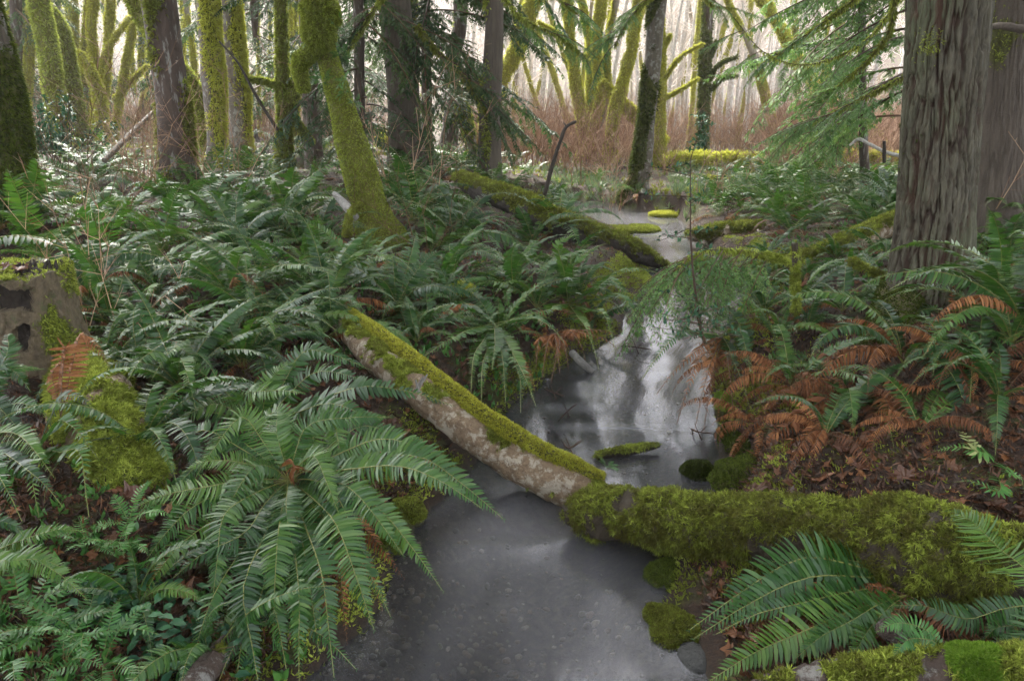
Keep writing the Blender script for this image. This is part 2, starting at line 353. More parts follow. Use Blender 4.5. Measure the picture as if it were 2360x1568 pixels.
t.links.new(mixc(t, noise(t, 120, 3), r.outputs[0], (.05, .04, .028)), b.inputs['Base Color']); b.inputs['Roughness'].default_value = .5; M['gravel'] = m
# water: clear to the bed, soft sheen, silky streaks of foam and painted-in sheen that follow the flow
m = bpy.data.materials.new('stream_water'); m.use_nodes = True; t = m.node_tree; t.nodes.clear(); out = t.nodes.new('ShaderNodeOutputMaterial')
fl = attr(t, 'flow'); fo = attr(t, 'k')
ns = noise(t, 1, 5, .55, vec=fl.outputs['Vector'], stretch=(1.3, 6, 1)); ns2 = noise(t, 1, 4, .6, vec=fl.outputs['Vector'], stretch=(5, 9, 1)); ns3 = noise(t, 1, 3, .5, vec=fl.outputs['Vector'], stretch=(.5, 1.6, 1))
bp = N_(t, 'ShaderNodeBump', Strength=.06, Distance=.05); t.links.new(ns, bp.inputs['Height'])
gl = N_(t, 'ShaderNodeBsdfGlossy', Roughness=.11); gl.inputs[0].default_value = (.95, .95, 1, 1); t.links.new(bp.outputs[0], gl.inputs['Normal'])
df = t.nodes.new('ShaderNodeBsdfDiffuse'); df.inputs[0].default_value = (.36, .36, .39, 1); t.links.new(bp.outputs[0], df.inputs['Normal'])
tp = t.nodes.new('ShaderNodeBsdfTransparent'); tp.inputs[0].default_value = (.70, .70, .64, 1)
rs = ramp(t, ns, [(.35, (0, 0, 0)), (.75, (1, 1, 1))]); rs3 = ramp(t, ns3, [(.35, (0, 0, 0)), (.65, (1, 1, 1))])
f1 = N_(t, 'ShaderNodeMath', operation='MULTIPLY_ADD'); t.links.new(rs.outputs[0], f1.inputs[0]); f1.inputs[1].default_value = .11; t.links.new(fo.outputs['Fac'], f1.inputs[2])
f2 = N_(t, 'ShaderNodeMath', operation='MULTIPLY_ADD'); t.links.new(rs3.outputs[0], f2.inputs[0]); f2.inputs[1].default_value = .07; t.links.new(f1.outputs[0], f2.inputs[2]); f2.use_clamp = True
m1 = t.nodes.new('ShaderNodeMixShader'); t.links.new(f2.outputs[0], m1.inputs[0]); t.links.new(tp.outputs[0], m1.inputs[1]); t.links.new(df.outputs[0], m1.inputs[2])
fr = N_(t, 'ShaderNodeFresnel', IOR=1.45); t.links.new(bp.outputs[0], fr.inputs['Normal'])
fm = N_(t, 'ShaderNodeMath', operation='MULTIPLY_ADD'); t.links.new(fr.outputs[0], fm.inputs[0]); fm.inputs[1].default_value = .85; fm.inputs[2].default_value = 0; fm.use_clamp = True
m2 = t.nodes.new('ShaderNodeMixShader'); t.links.new(fm.outputs[0], m2.inputs[0]); t.links.new(m1.outputs[0], m2.inputs[1]); t.links.new(gl.outputs[0], m2.inputs[2]); t.links.new(m2.outputs[0], out.inputs[0]); M['water'] = m

# ---------------------------------------------------------------- ground and water
def grid_mesh(xs, ys, zf):
    X, Y = np.meshgrid(xs, ys); Z = zf(X.ravel(), Y.ravel()); V = np.c_[X.ravel(), Y.ravel(), Z]
    nx = len(xs); i = np.arange(len(ys) - 1)[:, None] * nx; j = np.arange(nx - 1)[None]
    return V, np.stack([i + j, i + j + 1, i + nx + j + 1, i + nx + j], -1).reshape(-1, 4)
ux = np.linspace(-1, 1, 520); xs = np.sinh(ux * 5.2) / np.sinh(5.2) * 120
uy = np.linspace(0, 1, 620); ys = -6 + 7 * uy[:1] * 0 + np.concatenate([np.linspace(0, 6.8, 60, endpoint=False), 6.8 + (np.expm1(np.linspace(0, 1, 560) * 4.4) / np.expm1(4.4)) * 175])
V, Fq = grid_mesh(xs, ys, H)
bedk = sst(.03, -.03, V[:, 2]); bedk[V[:, 1] > 40] = 0
GV, GF = V, Fq
g = G(); g.add(V, Fq, 0, bedk); tag(build(g, 'ground', M['soil']), kind='structure')
wx = np.linspace(-5, 3.6, 170); wy = np.linspace(-3, 26, 560); 
def wz(x, y): return (fbm(np.c_[x * 2.5, y * 1.4, x * 0], 3, 31) - .5) * .02
V, Fq = grid_mesh(wx, wy, wz); P = V[:, :2]; _, al, cr = seg_d(P, Cw); dl, _, _ = seg_d(P, Lw); dr, _, _ = seg_d(P, Rw); ins = inside(P)
keep = ins | (np.minimum(dl, dr) < .18); Fq = Fq[keep[Fq].all(1)]
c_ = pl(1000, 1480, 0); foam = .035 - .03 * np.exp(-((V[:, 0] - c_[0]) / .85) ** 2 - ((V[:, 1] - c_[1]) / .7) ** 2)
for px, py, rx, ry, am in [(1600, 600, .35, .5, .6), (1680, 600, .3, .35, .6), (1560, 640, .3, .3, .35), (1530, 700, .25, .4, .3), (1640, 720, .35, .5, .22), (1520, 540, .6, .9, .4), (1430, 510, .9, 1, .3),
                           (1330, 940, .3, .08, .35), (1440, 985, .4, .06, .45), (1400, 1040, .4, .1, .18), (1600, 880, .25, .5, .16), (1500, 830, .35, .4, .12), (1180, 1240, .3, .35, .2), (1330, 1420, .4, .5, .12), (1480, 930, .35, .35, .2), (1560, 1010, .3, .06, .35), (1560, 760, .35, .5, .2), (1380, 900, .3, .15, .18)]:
    c = pl(px, py, 0); foam = np.maximum(foam, am * np.exp(-((V[:, 0] - c[0]) / rx) ** 2 - ((V[:, 1] - c[1]) / ry) ** 2))  # riffle foam, plus pale patches painted in as silky highlights
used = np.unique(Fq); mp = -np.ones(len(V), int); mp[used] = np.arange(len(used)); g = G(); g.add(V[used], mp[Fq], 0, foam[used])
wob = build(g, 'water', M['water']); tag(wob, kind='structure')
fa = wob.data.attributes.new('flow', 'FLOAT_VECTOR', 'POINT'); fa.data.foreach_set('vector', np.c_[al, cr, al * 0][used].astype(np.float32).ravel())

# ---------------------------------------------------------------- where things are, in words
LM = [(85, 360, 'the far-left leaning trunk'), (130, 740, 'the cut stump'), (230, 980, 'the mossy log below the stump'), (400, 330, 'the dark flaky trunk'), (500, 320, 'the pair of mossy trunks'),
      (655, 320, 'the forked mossy tree'), (850, 450, 'the leaning mossy tree'), (930, 290, 'the brown conifer trunk'), (1130, 320, 'the slim grey trunk'), (1170, 460, 'the upper part of the rotten log'),
      (1290, 350, 'the dark slanting stick'), (1480, 380, 'the dark trunk by the stream'), (1620, 320, 'the slim black trunk'), (1640, 370, 'the far mossy log'), (1450, 575, 'the lower end of the rotten log'),
      (1000, 900, 'the barkless log over the stream'), (900, 800, 'the upper end of the barkless log'), (1350, 1100, 'the junction of the two stream logs'), (1800, 1230, 'the thick mossy log'), (2200, 1250, 'the right end of the thick mossy log'),
      (2150, 600, 'the big furrowed trunk'), (2060, 740, 'the mossy root of the big trunk'), (2310, 300, 'the second large trunk'), (1820, 620, 'the moss-draped stick on the right bank'), (1970, 540, 'the slanting rotten log'),
      (1600, 690, 'the hanging hemlock spray'), (1310, 810, 'the dead frond clump on the left bank'), (1600, 1090, 'the mossy rock midstream'), (1560, 1440, 'the mossy rock at the right edge'), (650, 1100, 'the foreground giant fern'),
      (500, 1520, 'the half-buried log'), (60, 1350, 'the low mossy mound'), (1900, 370, 'the red brush'), (1340, 620, 'the dense left bank ferns'), (300, 500, 'the bare stems'), (2240, 1520, 'the broken log end'), (700, 470, 'the white broken branch')]
def where(p, full=True):
    x, y, z = proj(p); b = min(LM, key=lambda l: (l[0] - x) ** 2 + (1.3 * (l[1] - y)) ** 2); dx, dy = x - b[0], y - b[1]; d = math.hypot(dx, dy)
    s = 'left of' if dx < -abs(dy) * .6 else 'right of' if dx > abs(dy) * .6 else ('behind' if dy < 0 else 'in front of')
    r = 'just' if d < 60 else 'a little' if d < 140 else 'well'
    return f'{r} {s} {b[2]}'

# ---------------------------------------------------------------- ferns
def bez(P, n):
    """smooth curve through 3 or more points"""
    return smooth_path(np.c_[np.asarray(P, float), np.zeros(len(P))], n)[:, :3]
def frond(g, P, wid, n=36, up=(0, 0, 1), droop=.12, stalk=.1, ms=0, mr=1, taper=1.0, roll=0., curl=0., seed=0, gap=1.0):
    r = np.random.default_rng(seed); C = bez(P, 60); T = nrm(np.gradient(C, axis=0))
    tt = stalk + (1 - stalk) * np.linspace(0, 1, n) ** .95; idx = tt * 59; i0 = np.clip(idx.astype(int), 0, 58); fr_ = (idx - i0)[:, None]
    c = C[i0] * (1 - fr_) + C[i0 + 1] * fr_; tg = nrm(T[i0] * (1 - fr_) + T[i0 + 1] * fr_)
    S = np.cross(tg, np.array(up, float)); 
    for k in range(1, n):
        if S[k] @ S[k - 1] < 0: S[k] = -S[k]
    S = nrm(S + 1e-6); Nn = np.cross(S, tg)
    if roll:
        S, Nn = S * math.cos(roll) + Nn * math.sin(roll), Nn * math.cos(roll) - S * math.sin(roll)
    u = np.linspace(0, 1, n); prof = (np.clip(.45 + 2.4 * u, 0, 1)) * np.clip((1 - u) * 1.9, .07, 1) ** .85
    L0 = np.linalg.norm(np.diff(C, axis=0), axis=1).sum(); sp = L0 * (1 - stalk) / n
    sweep = R(12) + R(34) * u ** 2
    sd0 = r.normal(0, .2)
    for sd_ in (-1, 1):
        off = tg * sp * .3 * (sd_ > 0); b = c + off
        L = wid * prof * (1 + r.normal(0, .06, n)); L *= (r.random(n) > .045)
        sw = sweep + r.normal(0, .07, n); d = nrm(S * sd_ * np.cos(sw)[:, None] + tg * np.sin(sw)[:, None] + Nn * (.10 - droop + r.normal(0, .09, n))[:, None])
        tw = r.normal(0, .22, n)[:, None] + .25 * sd_; wv = nrm(tg * np.cos(tw) + Nn * np.sin(tw)); W = np.minimum(sp * gap, L * .3 + .001)[:, None]; L = L[:, None]
        if curl: wv = nrm(wv + Nn * r.normal(0, .6, (n, 1)))
        dn = -Nn * (droop * .9 + curl) - np.array([0, 0, 1]) * droop * .3
        p1 = b + d * L * .45 + dn * L * .08; p2 = b + d * L * .78 + dn * L * .3 + tg * L * .04; tip = b + d * L + dn * L * .62 + tg * L * .10
        V = np.stack([b - wv * W * .33, b + wv * W * .45, p1 - wv * W * .5, p1 + wv * W * .5, p2 - wv * W * .34, p2 + wv * W * .34, tip], 1).reshape(-1, 3)
        o = np.arange(n)[:, None] * 7; a = np.repeat(np.clip(.5 + r.normal(0, .16, n) + sd0, 0, 1), 7)
        g.add(V, [np.vstack([o + [0, 1, 3, 2], o + [2, 3, 5, 4]]), o + np.array([4, 5, 6])], ms, a)
    k = np.linspace(0, 59, 14).astype(int); rr = np.linspace(.0032, .0009, 14) * max(.5, min(1.6, L0 / .7))
    Vt, Ft = tube(np.c_[C[k] + 0 * Nn[:1], rr], 14, 4, None, False, False); g.add(Vt, Ft, mr, .5)
def arc(L, el, bend, side=0, n=7):
    """arching spine from the origin along +X; el start elevation, bend total turn downwards"""
    p = np.zeros(3); out = [p.copy()]; 
    for k in range(n - 1):
        u = (k + .5) / (n - 1); e = el - bend * u ** 1.25; h = side * u
        p = p + L / (n - 1) * np.array([math.cos(e) * math.cos(h), math.cos(e) * math.sin(h), math.sin(e)]); out.append(p.copy())
    return np.array(out)
FM = [M['fern'], M['stem']]; FB = [M['fern_brown'], M['stem_brown']]; FLm = [M['fern_light'], M['stem']]
LIB = []; LIBB = []
for k in range(16):
    r = random.Random(k); g = G(); L = 1.0
    frond(g, arc(L, R(r.uniform(42, 80)), R(r.uniform(65, 140)), r.uniform(-.6, .6)), r.uniform(.078, .105), 54, seed=k, droop=r.uniform(.05, .35), roll=r.uniform(-.35, .35)); LIB.append(g.mesh('frond', FM))
for k in range(6):
    r = random.Random(50 + k); g = G()
    frond(g, arc(.8, R(r.uniform(10, 50)), R(r.uniform(90, 150)), r.uniform(-.7, .7)), .055, 34, seed=k, droop=.7, curl=.5, roll=r.uniform(-.6, .6), gap=.8); LIBB.append(g.mesh('dead_frond', FB))
LBL_F = {}
fern_i = 0
def fern(p, size, nf, label=None, group='sword ferns growing on the banks', dead=.12, az=None, spread=math.pi * 2, lib=None, tilt=0):
    """a near plant: every frond is a part"""
    global fern_i; fern_i += 1; r = random.Random(1000 + fern_i)
    t = thing('sword_fern', p, label or ('glossy sword fern ' + where(p)), 'fern', group)
    for k in range(nf):
        dd = r.random() < dead; me = r.choice(LIBB if dd else (lib or LIB)); o = link('frond', me, t)
        a = (az if az is not None else 0) + (k / nf - .5 + r.uniform(-.05, .05)) * spread; s = size * r.uniform(.65, 1.15)
        o.rotation_euler = (r.uniform(-.2, .2), r.uniform(-.25, .2) + tilt, a); o.scale = (s, s * r.uniform(.9, 1.1), s)
        if dd: o['label'] = 'brown dead frond'; o.location.z = .02
    return t
# whole plants for the middle and far ferns: one mesh each, shared by their copies
PL = []
for v in range(9):
    r = random.Random(300 + v); g = G(); far_ = v >= 6; nf = r.randint(13, 19) if not far_ else 12
    for k in range(nf):
        dead = r.random() < .2; L = r.uniform(.5, 1.05) * (.75 if dead else 1); A_ = arc(L, R(r.uniform(35, 82)) if not dead else R(15), R(r.uniform(60, 135)), r.uniform(-.5, .5))
        a = k / nf * 6.283 + r.uniform(-.25, .25); c_, s_ = math.cos(a), math.sin(a); A_ = A_ @ np.array([[c_, s_, 0], [-s_, c_, 0], [0, 0, 1]])
        frond(g, A_, L * (.095 if not far_ else .11), 30 if not far_ else 17, seed=v * 40 + k, droop=r.uniform(.05, .4), roll=r.uniform(-.4, .4), ms=2 if dead else 0, mr=1)
    PL.append(g.mesh('fern_plant', [M['fern'], M['stem'], M['fern_brown']]))
def in_poly(x, y, Q):
    c = False
    for (x1, y1), (x2, y2) in zip(Q, Q[1:] + Q[:1]):
        if (y1 > y) != (y2 > y) and x < (x2 - x1) * (y - y1) / (y2 - y1) + x1: c = not c
    return c
ZONES = [  # image outline of where roots stand, spacing in metres, size range, what it is
    ([(180, 640), (1000, 600), (1250, 640), (1440, 690), (1380, 760), (1230, 800), (1130, 840), (1000, 780), (780, 740), (760, 800), (600, 900), (330, 930), (210, 760)], .38, (.6, .85), 'left bank'),
    ([(0, 470), (900, 420), (1000, 380), (1230, 440), (1360, 540), (1440, 600), (1400, 650), (1000, 600), (180, 640), (0, 560)], .5, (.75, 1.15), 'left slope'),
    ([(100, 370), (600, 345), (1000, 330), (1200, 380), (1330, 450), (1330, 480), (900, 420), (0, 470)], .62, (.6, 1.05), 'upper left slope'),
    ([(1640, 440), (1800, 390), (2080, 380), (2080, 540), (1850, 560), (1640, 500)], .42, (.7, 1.1), 'right flat'),
    ([(1750, 590), (2040, 560), (2040, 680), (1900, 700), (1740, 700)], .42, (.4, .65), 'right bank'),
    ([(2250, 420), (2359, 400), (2359, 800), (2240, 760), (2230, 600)], .42, (.5, .8), 'right slope'),
    ([(1340, 400), (1470, 400), (1470, 470), (1340, 480)], .6, (.45, .7), 'far bank'),
    ([(1560, 380), (2080, 360), (2080, 400), (1650, 460), (1580, 440)], .9, (.5, .8), 'far flat'),
]
placed = []
def try_place(x, y, sp):
    for a, b in placed:
        if (a - x) ** 2 + (b - y) ** 2 < sp * sp: return False
    placed.append((x, y)); return True
nfern = 0
for Q, sp, (s0, s1), nm in ZONES:
    zn = 0; cap = {'left bank': 36, 'left slope': 44, 'upper left slope': 38, 'right flat': 56, 'right bank': 16, 'right slope': 26, 'far bank': 8, 'far flat': 28}[nm]
    r = random.Random(nm); xs_ = [q[0] for q in Q]; ys_ = [q[1] for q in Q]
    for _ in range(1400):
        px, py = r.uniform(min(xs_), max(xs_)), r.uniform(min(ys_), max(ys_))
        if not in_poly(px, py, Q) or zn >= cap or nfern > 286: continue
        # sample in world space: thin out what the picture compresses
        z0 = .4; p0 = pl(px, py, z0)
        if r.random() > min(1, (p0[1] / 14) ** 1.5 + .12): continue
        if (p0[0] - .08) ** 2 < 0: continue
        if not try_place(p0[0], p0[1], sp): continue
        p = on(px, py); 
        if p[2] < .06: continue
        nfern += 1; zn += 1; D = p[1]; s = r.uniform(s0, s1)
        lb = ('glossy ' if D < 6 else 'arching ') + 'sword fern ' + where(p)
        if D < 4.6: fern(p, s * .95, r.randint(11, 16), lb, f'sword ferns of the {nm}')
        else:
            o = link('sword_fern', PL[r.randint(0, 5) if D < 9 else r.randint(6, 8)], None, p); s *= 1.0
            o.scale = (s, s, s * r.uniform(.8, 1.05)); o.rotation_euler = (r.uniform(-.32, .32), r.uniform(-.32, .32), r.uniform(0, 6.28))
            tag(o, lb, 'fern', f'sword ferns of the {nm}')
print('ferns', nfern)

def hero(parent, name, base, mid, tip, wid, mats=None, n=56, label=None, **kw):
    """a frond spanned between three points of space, each (picture x, picture y, distance)"""
    B, Mi, Tp = at(*base), lift(*mid), lift(*tip, c=.01); org = np.array(parent.location)
    P = np.array([B, B * .45 + Mi * .55 + [0, 0, .015], Mi, Mi * .42 + Tp * .58 + [0, 0, .02], Tp]) - org
    g = G(); kw.setdefault('seed', int(abs(base[0] * 7 + tip[0] * 3 + tip[1])) % 9999); frond(g, P, wid, n, **kw)
    o = link(name, g.mesh(name, mats or FM), parent)
    if label: o['label'] = label
    return o
FRONT = (0, -.45, .9)
# the foreground giant fern
p = pl(665, 1110, .42); big = thing('sword_fern', p, 'largest glossy sword fern in the foreground, fronds hanging over the water', 'fern', None); b0 = (665, 1105, p[1])
for mid, tip, wd in [((590, 1290, 2.0), (545, 1568, 1.72), .075), ((520, 1180, 2.12), (490, 1385, 1.88), .07), ((770, 1200, 2.08), (862, 1450, 1.8), .085), ((705, 1290, 1.98), (735, 1500, 1.76), .075),
                     ((640, 1240, 2.0), (630, 1470, 1.8), .07), ((455, 1160, 2.2), (330, 1300, 2.05), .075), ((960, 1050, 2.3), (1160, 1195, 2.1), .09), ((930, 1075, 2.22), (1110, 1170, 2.05), .075),
                     ((860, 1160, 2.15), (1020, 1360, 1.95), .06), ((745, 1340, 1.88), (770, 1560, 1.68), .07), ((560, 1370, 1.85), (600, 1600, 1.66), .07), ((470, 990, 2.45), (385, 1060, 2.5), .06),
                     ((560, 960, 2.5), (450, 1100, 2.3), .07), ((640, 950, 2.55), (560, 1010, 2.6), .065), ((760, 960, 2.5), (800, 1100, 2.35), .07), ((720, 1050, 2.3), (780, 1180, 2.1), .06),
                     ((560, 1230, 2.05), (400, 1330, 1.95), .075), ((620, 1330, 1.95), (660, 1540, 1.72), .075), ((480, 1120, 2.25), (290, 1180, 2.2), .07), ((800, 1120, 2.2), (930, 1280, 2.0), .07), ((680, 1420, 1.85), (820, 1540, 1.7), .07), ((880, 1010, 2.4), (1060, 1080, 2.3), .075), ((540, 1010, 2.45), (380, 1150, 2.25), .07), ((700, 990, 2.45), (900, 960, 2.5), .07), ((760, 1120, 2.2), (850, 1300, 2.0), .065), ((590, 1400, 1.85), (500, 1580, 1.7), .07),
                     ((840, 980, 2.5), (960, 1040, 2.5), .07), ((600, 1070, 2.3), (470, 1260, 2.1), .07), ((420, 1250, 2.1), (310, 1410, 1.95), .06), ((660, 1180, 2.1), (690, 1360, 1.95), .06),
                     ((830, 1290, 2.0), (900, 1420, 1.85), .06), ((520, 1060, 2.35), (420, 1090, 2.3), .055), ((480, 1400, 1.85), (440, 1560, 1.72), .065), ((690, 1400, 1.82), (690, 1580, 1.7), .065), ((640, 1010, 2.4), (640, 940, 2.6), .06)]:
    hero(big, 'frond', b0, mid, tip, wd, up=FRONT, droop=.12, n=62)
for mid, tip in [((700, 1230, 2.15), (760, 1420, 2.0)), ((800, 1180, 2.25), (930, 1330, 2.1)), ((600, 1300, 2.1), (560, 1450, 1.95)), ((820, 1250, 2.15), (880, 1400, 2.0)), ((680, 1080, 2.3), (660, 1060, 2.2)), ((780, 1300, 2.1), (800, 1480, 1.95))]:
    hero(big, 'frond', b0, mid, tip, .05, FB, 36, 'brown dead frond', up=FRONT, droop=.6, curl=.4)
# second fern behind it whose fronds reach over the barkless log
p = pl(560, 985, .42); f2_ = thing('sword_fern', p, 'sword fern behind the giant fern, one dark frond lying across the barkless log', 'fern'); b0 = (600, 985, p[1] + .05)
for mid, tip, wd in [((840, 890, 2.75), (1045, 935, 2.85), .075), ((560, 915, 2.8), (700, 905, 2.7), .075), ((720, 860, 3.0), (850, 880, 2.9), .075), ((700, 810, 3.1), (850, 850, 3.0), .07), ((500, 930, 2.8), (370, 1000, 2.7), .07),
                     ((430, 940, 2.8), (330, 950, 2.8), .06), ((620, 880, 2.95), (690, 830, 3.1), .07), ((480, 870, 3.0), (410, 840, 3.1), .075), ((770, 930, 2.7), (900, 1000, 2.6), .07)]:
    hero(f2_, 'frond', b0, mid, tip, wd, up=FRONT, droop=.15, n=46)
# ferns on the left edge
p = pl(-60, 1000, .5); f3 = thing('sword_fern', p, 'pale shiny fern at the left picture edge below the stump', 'fern'); b0 = (-60, 1010, p[1])
for mid, tip, wd in [((40, 1000, 2.4), (125, 1100, 2.2), .06), ((60, 1080, 2.2), (145, 1168, 2.1), .06), ((30, 930, 2.6), (110, 960, 2.5), .055), ((10, 840, 2.7), (70, 900, 2.7), .07), ((20, 800, 2.8), (20, 770, 2.9), .07), ((0, 1100, 2.1), (50, 1200, 2.0), .06), ((-20, 930, 2.6), (60, 1010, 2.5), .06), ((-30, 870, 2.7), (100, 850, 2.8), .065)]:
    hero(f3, 'frond', b0, mid, tip, wd, up=FRONT, droop=.15)
p = pl(80, 1040, .45); f4 = thing('sword_fern', p, 'small fern arching over the mossy log below the stump', 'fern'); b0 = (85, 1040, p[1])
for mid, tip, wd in [((150, 910, 2.5), (220, 945, 2.45), .045), ((150, 970, 2.3), (225, 1055, 2.2), .055), ((190, 1060, 2.15), (205, 1190, 2.05), .05), ((70, 1080, 2.2), (90, 1190, 2.1), .05)]: hero(f4, 'frond', b0, mid, tip, wd, up=FRONT, n=34)
p = pl(-80, 1300, .35); f5 = thing('sword_fern', p, 'fern reaching in from the left edge over the low mossy mound', 'fern'); b0 = (-80, 1320, p[1])
for mid, tip, wd in [((80, 1290, 1.85), (200, 1380, 1.8), .06), ((60, 1240, 1.95), (200, 1225, 2.0), .05), ((30, 1290, 1.8), (150, 1310, 1.85), .045), ((0, 1200, 1.9), (60, 1240, 1.9), .05)]: hero(f5, 'frond', b0, mid, tip, wd, up=FRONT)
for k, (px, py, s_, nf, lb) in enumerate([(420, 905, .62, 15, 'arching sword fern right of the mossy log end and the cut stump'), (330, 1050, .55, 14, 'sword fern close right of the mossy log below the stump'), (560, 850, .62, 15, 'sword fern left of the upper end of the barkless log'), (320, 1400, .36, 11, 'dark sword fern at the bottom between the light ferns and the giant fern'), (960, 790, .5, 13, 'sword fern right behind the upper end of the barkless log'),
        (250, 850, .5, 12, 'sword fern touching the right side of the cut stump'), (700, 780, .6, 14, 'sword fern just above left of the barkless log end'), (490, 1530, .42, 11, 'low sword fern at the bottom edge left of the giant fern')]):
    fern(on(px, py), s_ * 1.1, nf, lb, 'near sword ferns of the left bank', .12)
# brown arch on the stump
p = pl(130, 1000, .42); t = thing('dead_fern', p, 'withered brown fern arching in front of the cut stump', 'fern')
for mid, tip in [((190, 770, 2.75), (250, 840, 2.7)), ((120, 860, 2.7), (230, 790, 2.8)), ((150, 800, 2.7), (130, 930, 2.6))]: hero(t, 'frond', (140, 960, 2.6), mid, tip, .045, FB, 32, up=FRONT, droop=.5, curl=.4)
# ferns right foreground, below the thick mossy log
p = pl(2080, 1360, .2); f6 = thing('sword_fern', p, 'bright sword fern arching left under the thick mossy log', 'fern'); b0 = (2120, 1345, p[1] + .05)
for mid, tip, wd in [((1850, 1285, 2.0), (1590, 1450, 1.85), .09), ((1860, 1330, 1.95), (1600, 1470, 1.82), .08), ((1840, 1390, 1.85), (1650, 1460, 1.8), .06), ((1960, 1290, 2.05), (1750, 1300, 2.1), .055)]: hero(f6, 'frond', b0, mid, tip, wd, up=(0, -.7, .7), droop=.1, n=52)
p = pl(2140, 1420, .22); f7 = thing('sword_fern', p, 'low sword fern pointing down-left at the bottom right', 'fern'); b0 = (2090, 1370, p[1] + .05)
for mid, tip, wd in [((1860, 1450, 1.78), (1625, 1575, 1.68), .085), ((1960, 1430, 1.8), (1830, 1520, 1.72), .07), ((2010, 1440, 1.8), (1960, 1530, 1.7), .07)]: hero(f7, 'frond', b0, mid, tip, wd, up=(0, -.6, .8), n=50)
hero(f7, 'frond', b0, (1950, 1440, 1.85), (1790, 1480, 1.8), .05, FB, 36, 'brown dead frond', up=FRONT, droop=.5)
for mid, tip in [((1900, 1400, 1.95), (1760, 1420, 1.9)), ((1850, 1480, 1.8), (1720, 1520, 1.75)), ((2060, 1440, 1.8), (2000, 1500, 1.75)), ((1960, 1350, 2.0), (1840, 1360, 2.0)), ((2180, 1440, 1.8), (2260, 1470, 1.75))]: hero(f7, 'frond', b0, mid, tip, .05, FB, 36, 'brown dead frond', up=FRONT, droop=.5, curl=.4)
p = pl(2420, 1420, .4); f8 = thing('sword_fern', p, 'fern whose fronds enter from the lower right edge', 'fern'); b0 = (2430, 1390, p[1])
for mid, tip, wd in [((2300, 1260, 1.85), (2185, 1175, 2.0), .10), ((2230, 1425, 1.75), (2050, 1395, 1.8), .05), ((2340, 1490, 1.65), (2280, 1500, 1.65), .06), ((2330, 1440, 1.7), (2270, 1470, 1.7), .05)]: hero(f8, 'frond', b0, mid, tip, wd, up=(0, -.7, .7), n=48)
p = pl(2250, 1560, .3); f9 = thing('small_fern', p, 'small bright fern against the broken log end', 'fern')
for mid, tip in [((2110, 1440, 1.7), (2020, 1455, 1.7)), ((2120, 1530, 1.6), (2010, 1570, 1.6)), ((2110, 1470, 1.65), (2060, 1510, 1.6))]: hero(f9, 'frond', (2180, 1500, 1.62), mid, tip, .04, FLm, 26, up=FRONT)
# right bank, green and rusty fronds
p = pl(1660, 780, .36); r1 = thing('sword_fern', p, 'fern hanging over the water with rusty dead fronds', 'fern'); b0 = (1665, 775, p[1])
for mid, tip, wd in [((1560, 770, 3.75), (1478, 875, 3.6), .06), ((1710, 770, 3.7), (1735, 895, 3.45), .055), ((1690, 830, 3.6), (1725, 930, 3.4), .05), ((1610, 700, 4), (1540, 690, 4.0), .05)]: hero(r1, 'frond', b0, mid, tip, wd, up=FRONT)
for mid, tip in [((1590, 820, 3.6), (1515, 905, 3.45)), ((1600, 850, 3.55), (1560, 975, 3.3)), ((1630, 860, 3.5), (1600, 995, 3.2)), ((1640, 870, 3.5), (1622, 990, 3.2)), ((1680, 850, 3.5), (1690, 960, 3.3))]:
    hero(r1, 'frond', b0, mid, tip, .045, FB, 34, 'brown dead frond', up=FRONT, droop=.5, curl=.4)
p = pl(1990, 850, .5); r2 = thing('dying_fern', p, 'rusty orange fern with a few green fronds at the foot of the big trunk', 'fern'); b0 = (1985, 870, p[1])
for mid, tip in [((1880, 890, 3.45), (1760, 920, 3.35)), ((1920, 950, 3.3), (1830, 1040, 3.05)), ((2040, 920, 3.3), (2060, 990, 3.1)), ((2100, 790, 3.7), (2190, 760, 3.8)), ((1900, 970, 3.3), (1770, 1060, 3.05)), ((1850, 900, 3.4), (1700, 1010, 3.2)), ((2030, 960, 3.2), (2000, 1070, 3.0)),
                 ((2120, 890, 3.4), (2200, 900, 3.3)), ((1800, 990, 3.25), (1720, 1060, 3.1)), ((2100, 950, 3.2), (2150, 1010, 3.1))]:
    hero(r2, 'frond', b0, mid, tip, .066, FB, 40, 'rusty dead frond', up=FRONT, droop=.3, curl=.25)
for mid, tip, wd in [((2030, 930, 3.3), (2060, 1030, 3.05), .055), ((1930, 880, 3.4), (1840, 960, 3.3), .045), ((1900, 840, 3.5), (1790, 850, 3.5), .04), ((1900, 960, 3.25), (1860, 1000, 3.1), .04)]: hero(r2, 'frond', b0, mid, tip, wd, up=FRONT, n=38)
p = pl(2250, 770, .62); r3 = thing('sword_fern', p, 'green fern right of the big trunk base with one hanging frond', 'fern'); b0 = (2250, 760, p[1])
for mid, tip, wd in [((2240, 810, 3.7), (2235, 925, 3.4), .07), ((2150, 710, 3.85), (2060, 750, 3.75), .055), ((2290, 830, 3.6), (2330, 890, 3.4), .07), ((2310, 730, 3.9), (2350, 640, 4.1), .06), ((2290, 770, 3.7), (2370, 840, 3.5), .06), ((2220, 680, 4.0), (2190, 600, 4.2), .04)]: hero(r3, 'frond', b0, mid, tip, wd, up=FRONT)
for mid, tip in [((2150, 760, 3.7), (2070, 790, 3.6)), ((2200, 700, 3.9), (2195, 640, 4.0)), ((2300, 850, 3.5), (2350, 920, 3.3))]: hero(r3, 'frond', b0, mid, tip, .045, FB, 34, 'rusty dead frond', up=FRONT, droop=.5, curl=.3)
p = pl(2330, 1060, .5); r4 = thing('pale_fern', p, 'fern with a bleached yellow frond on bare soil at right', 'fern')
hero(r4, 'frond', (2310, 1080, 2.5), (2250, 1040, 2.5), (2200, 990, 2.6), .05, [M['fern_yellow'], M['stem']], 20, 'bleached yellow frond', up=FRONT)
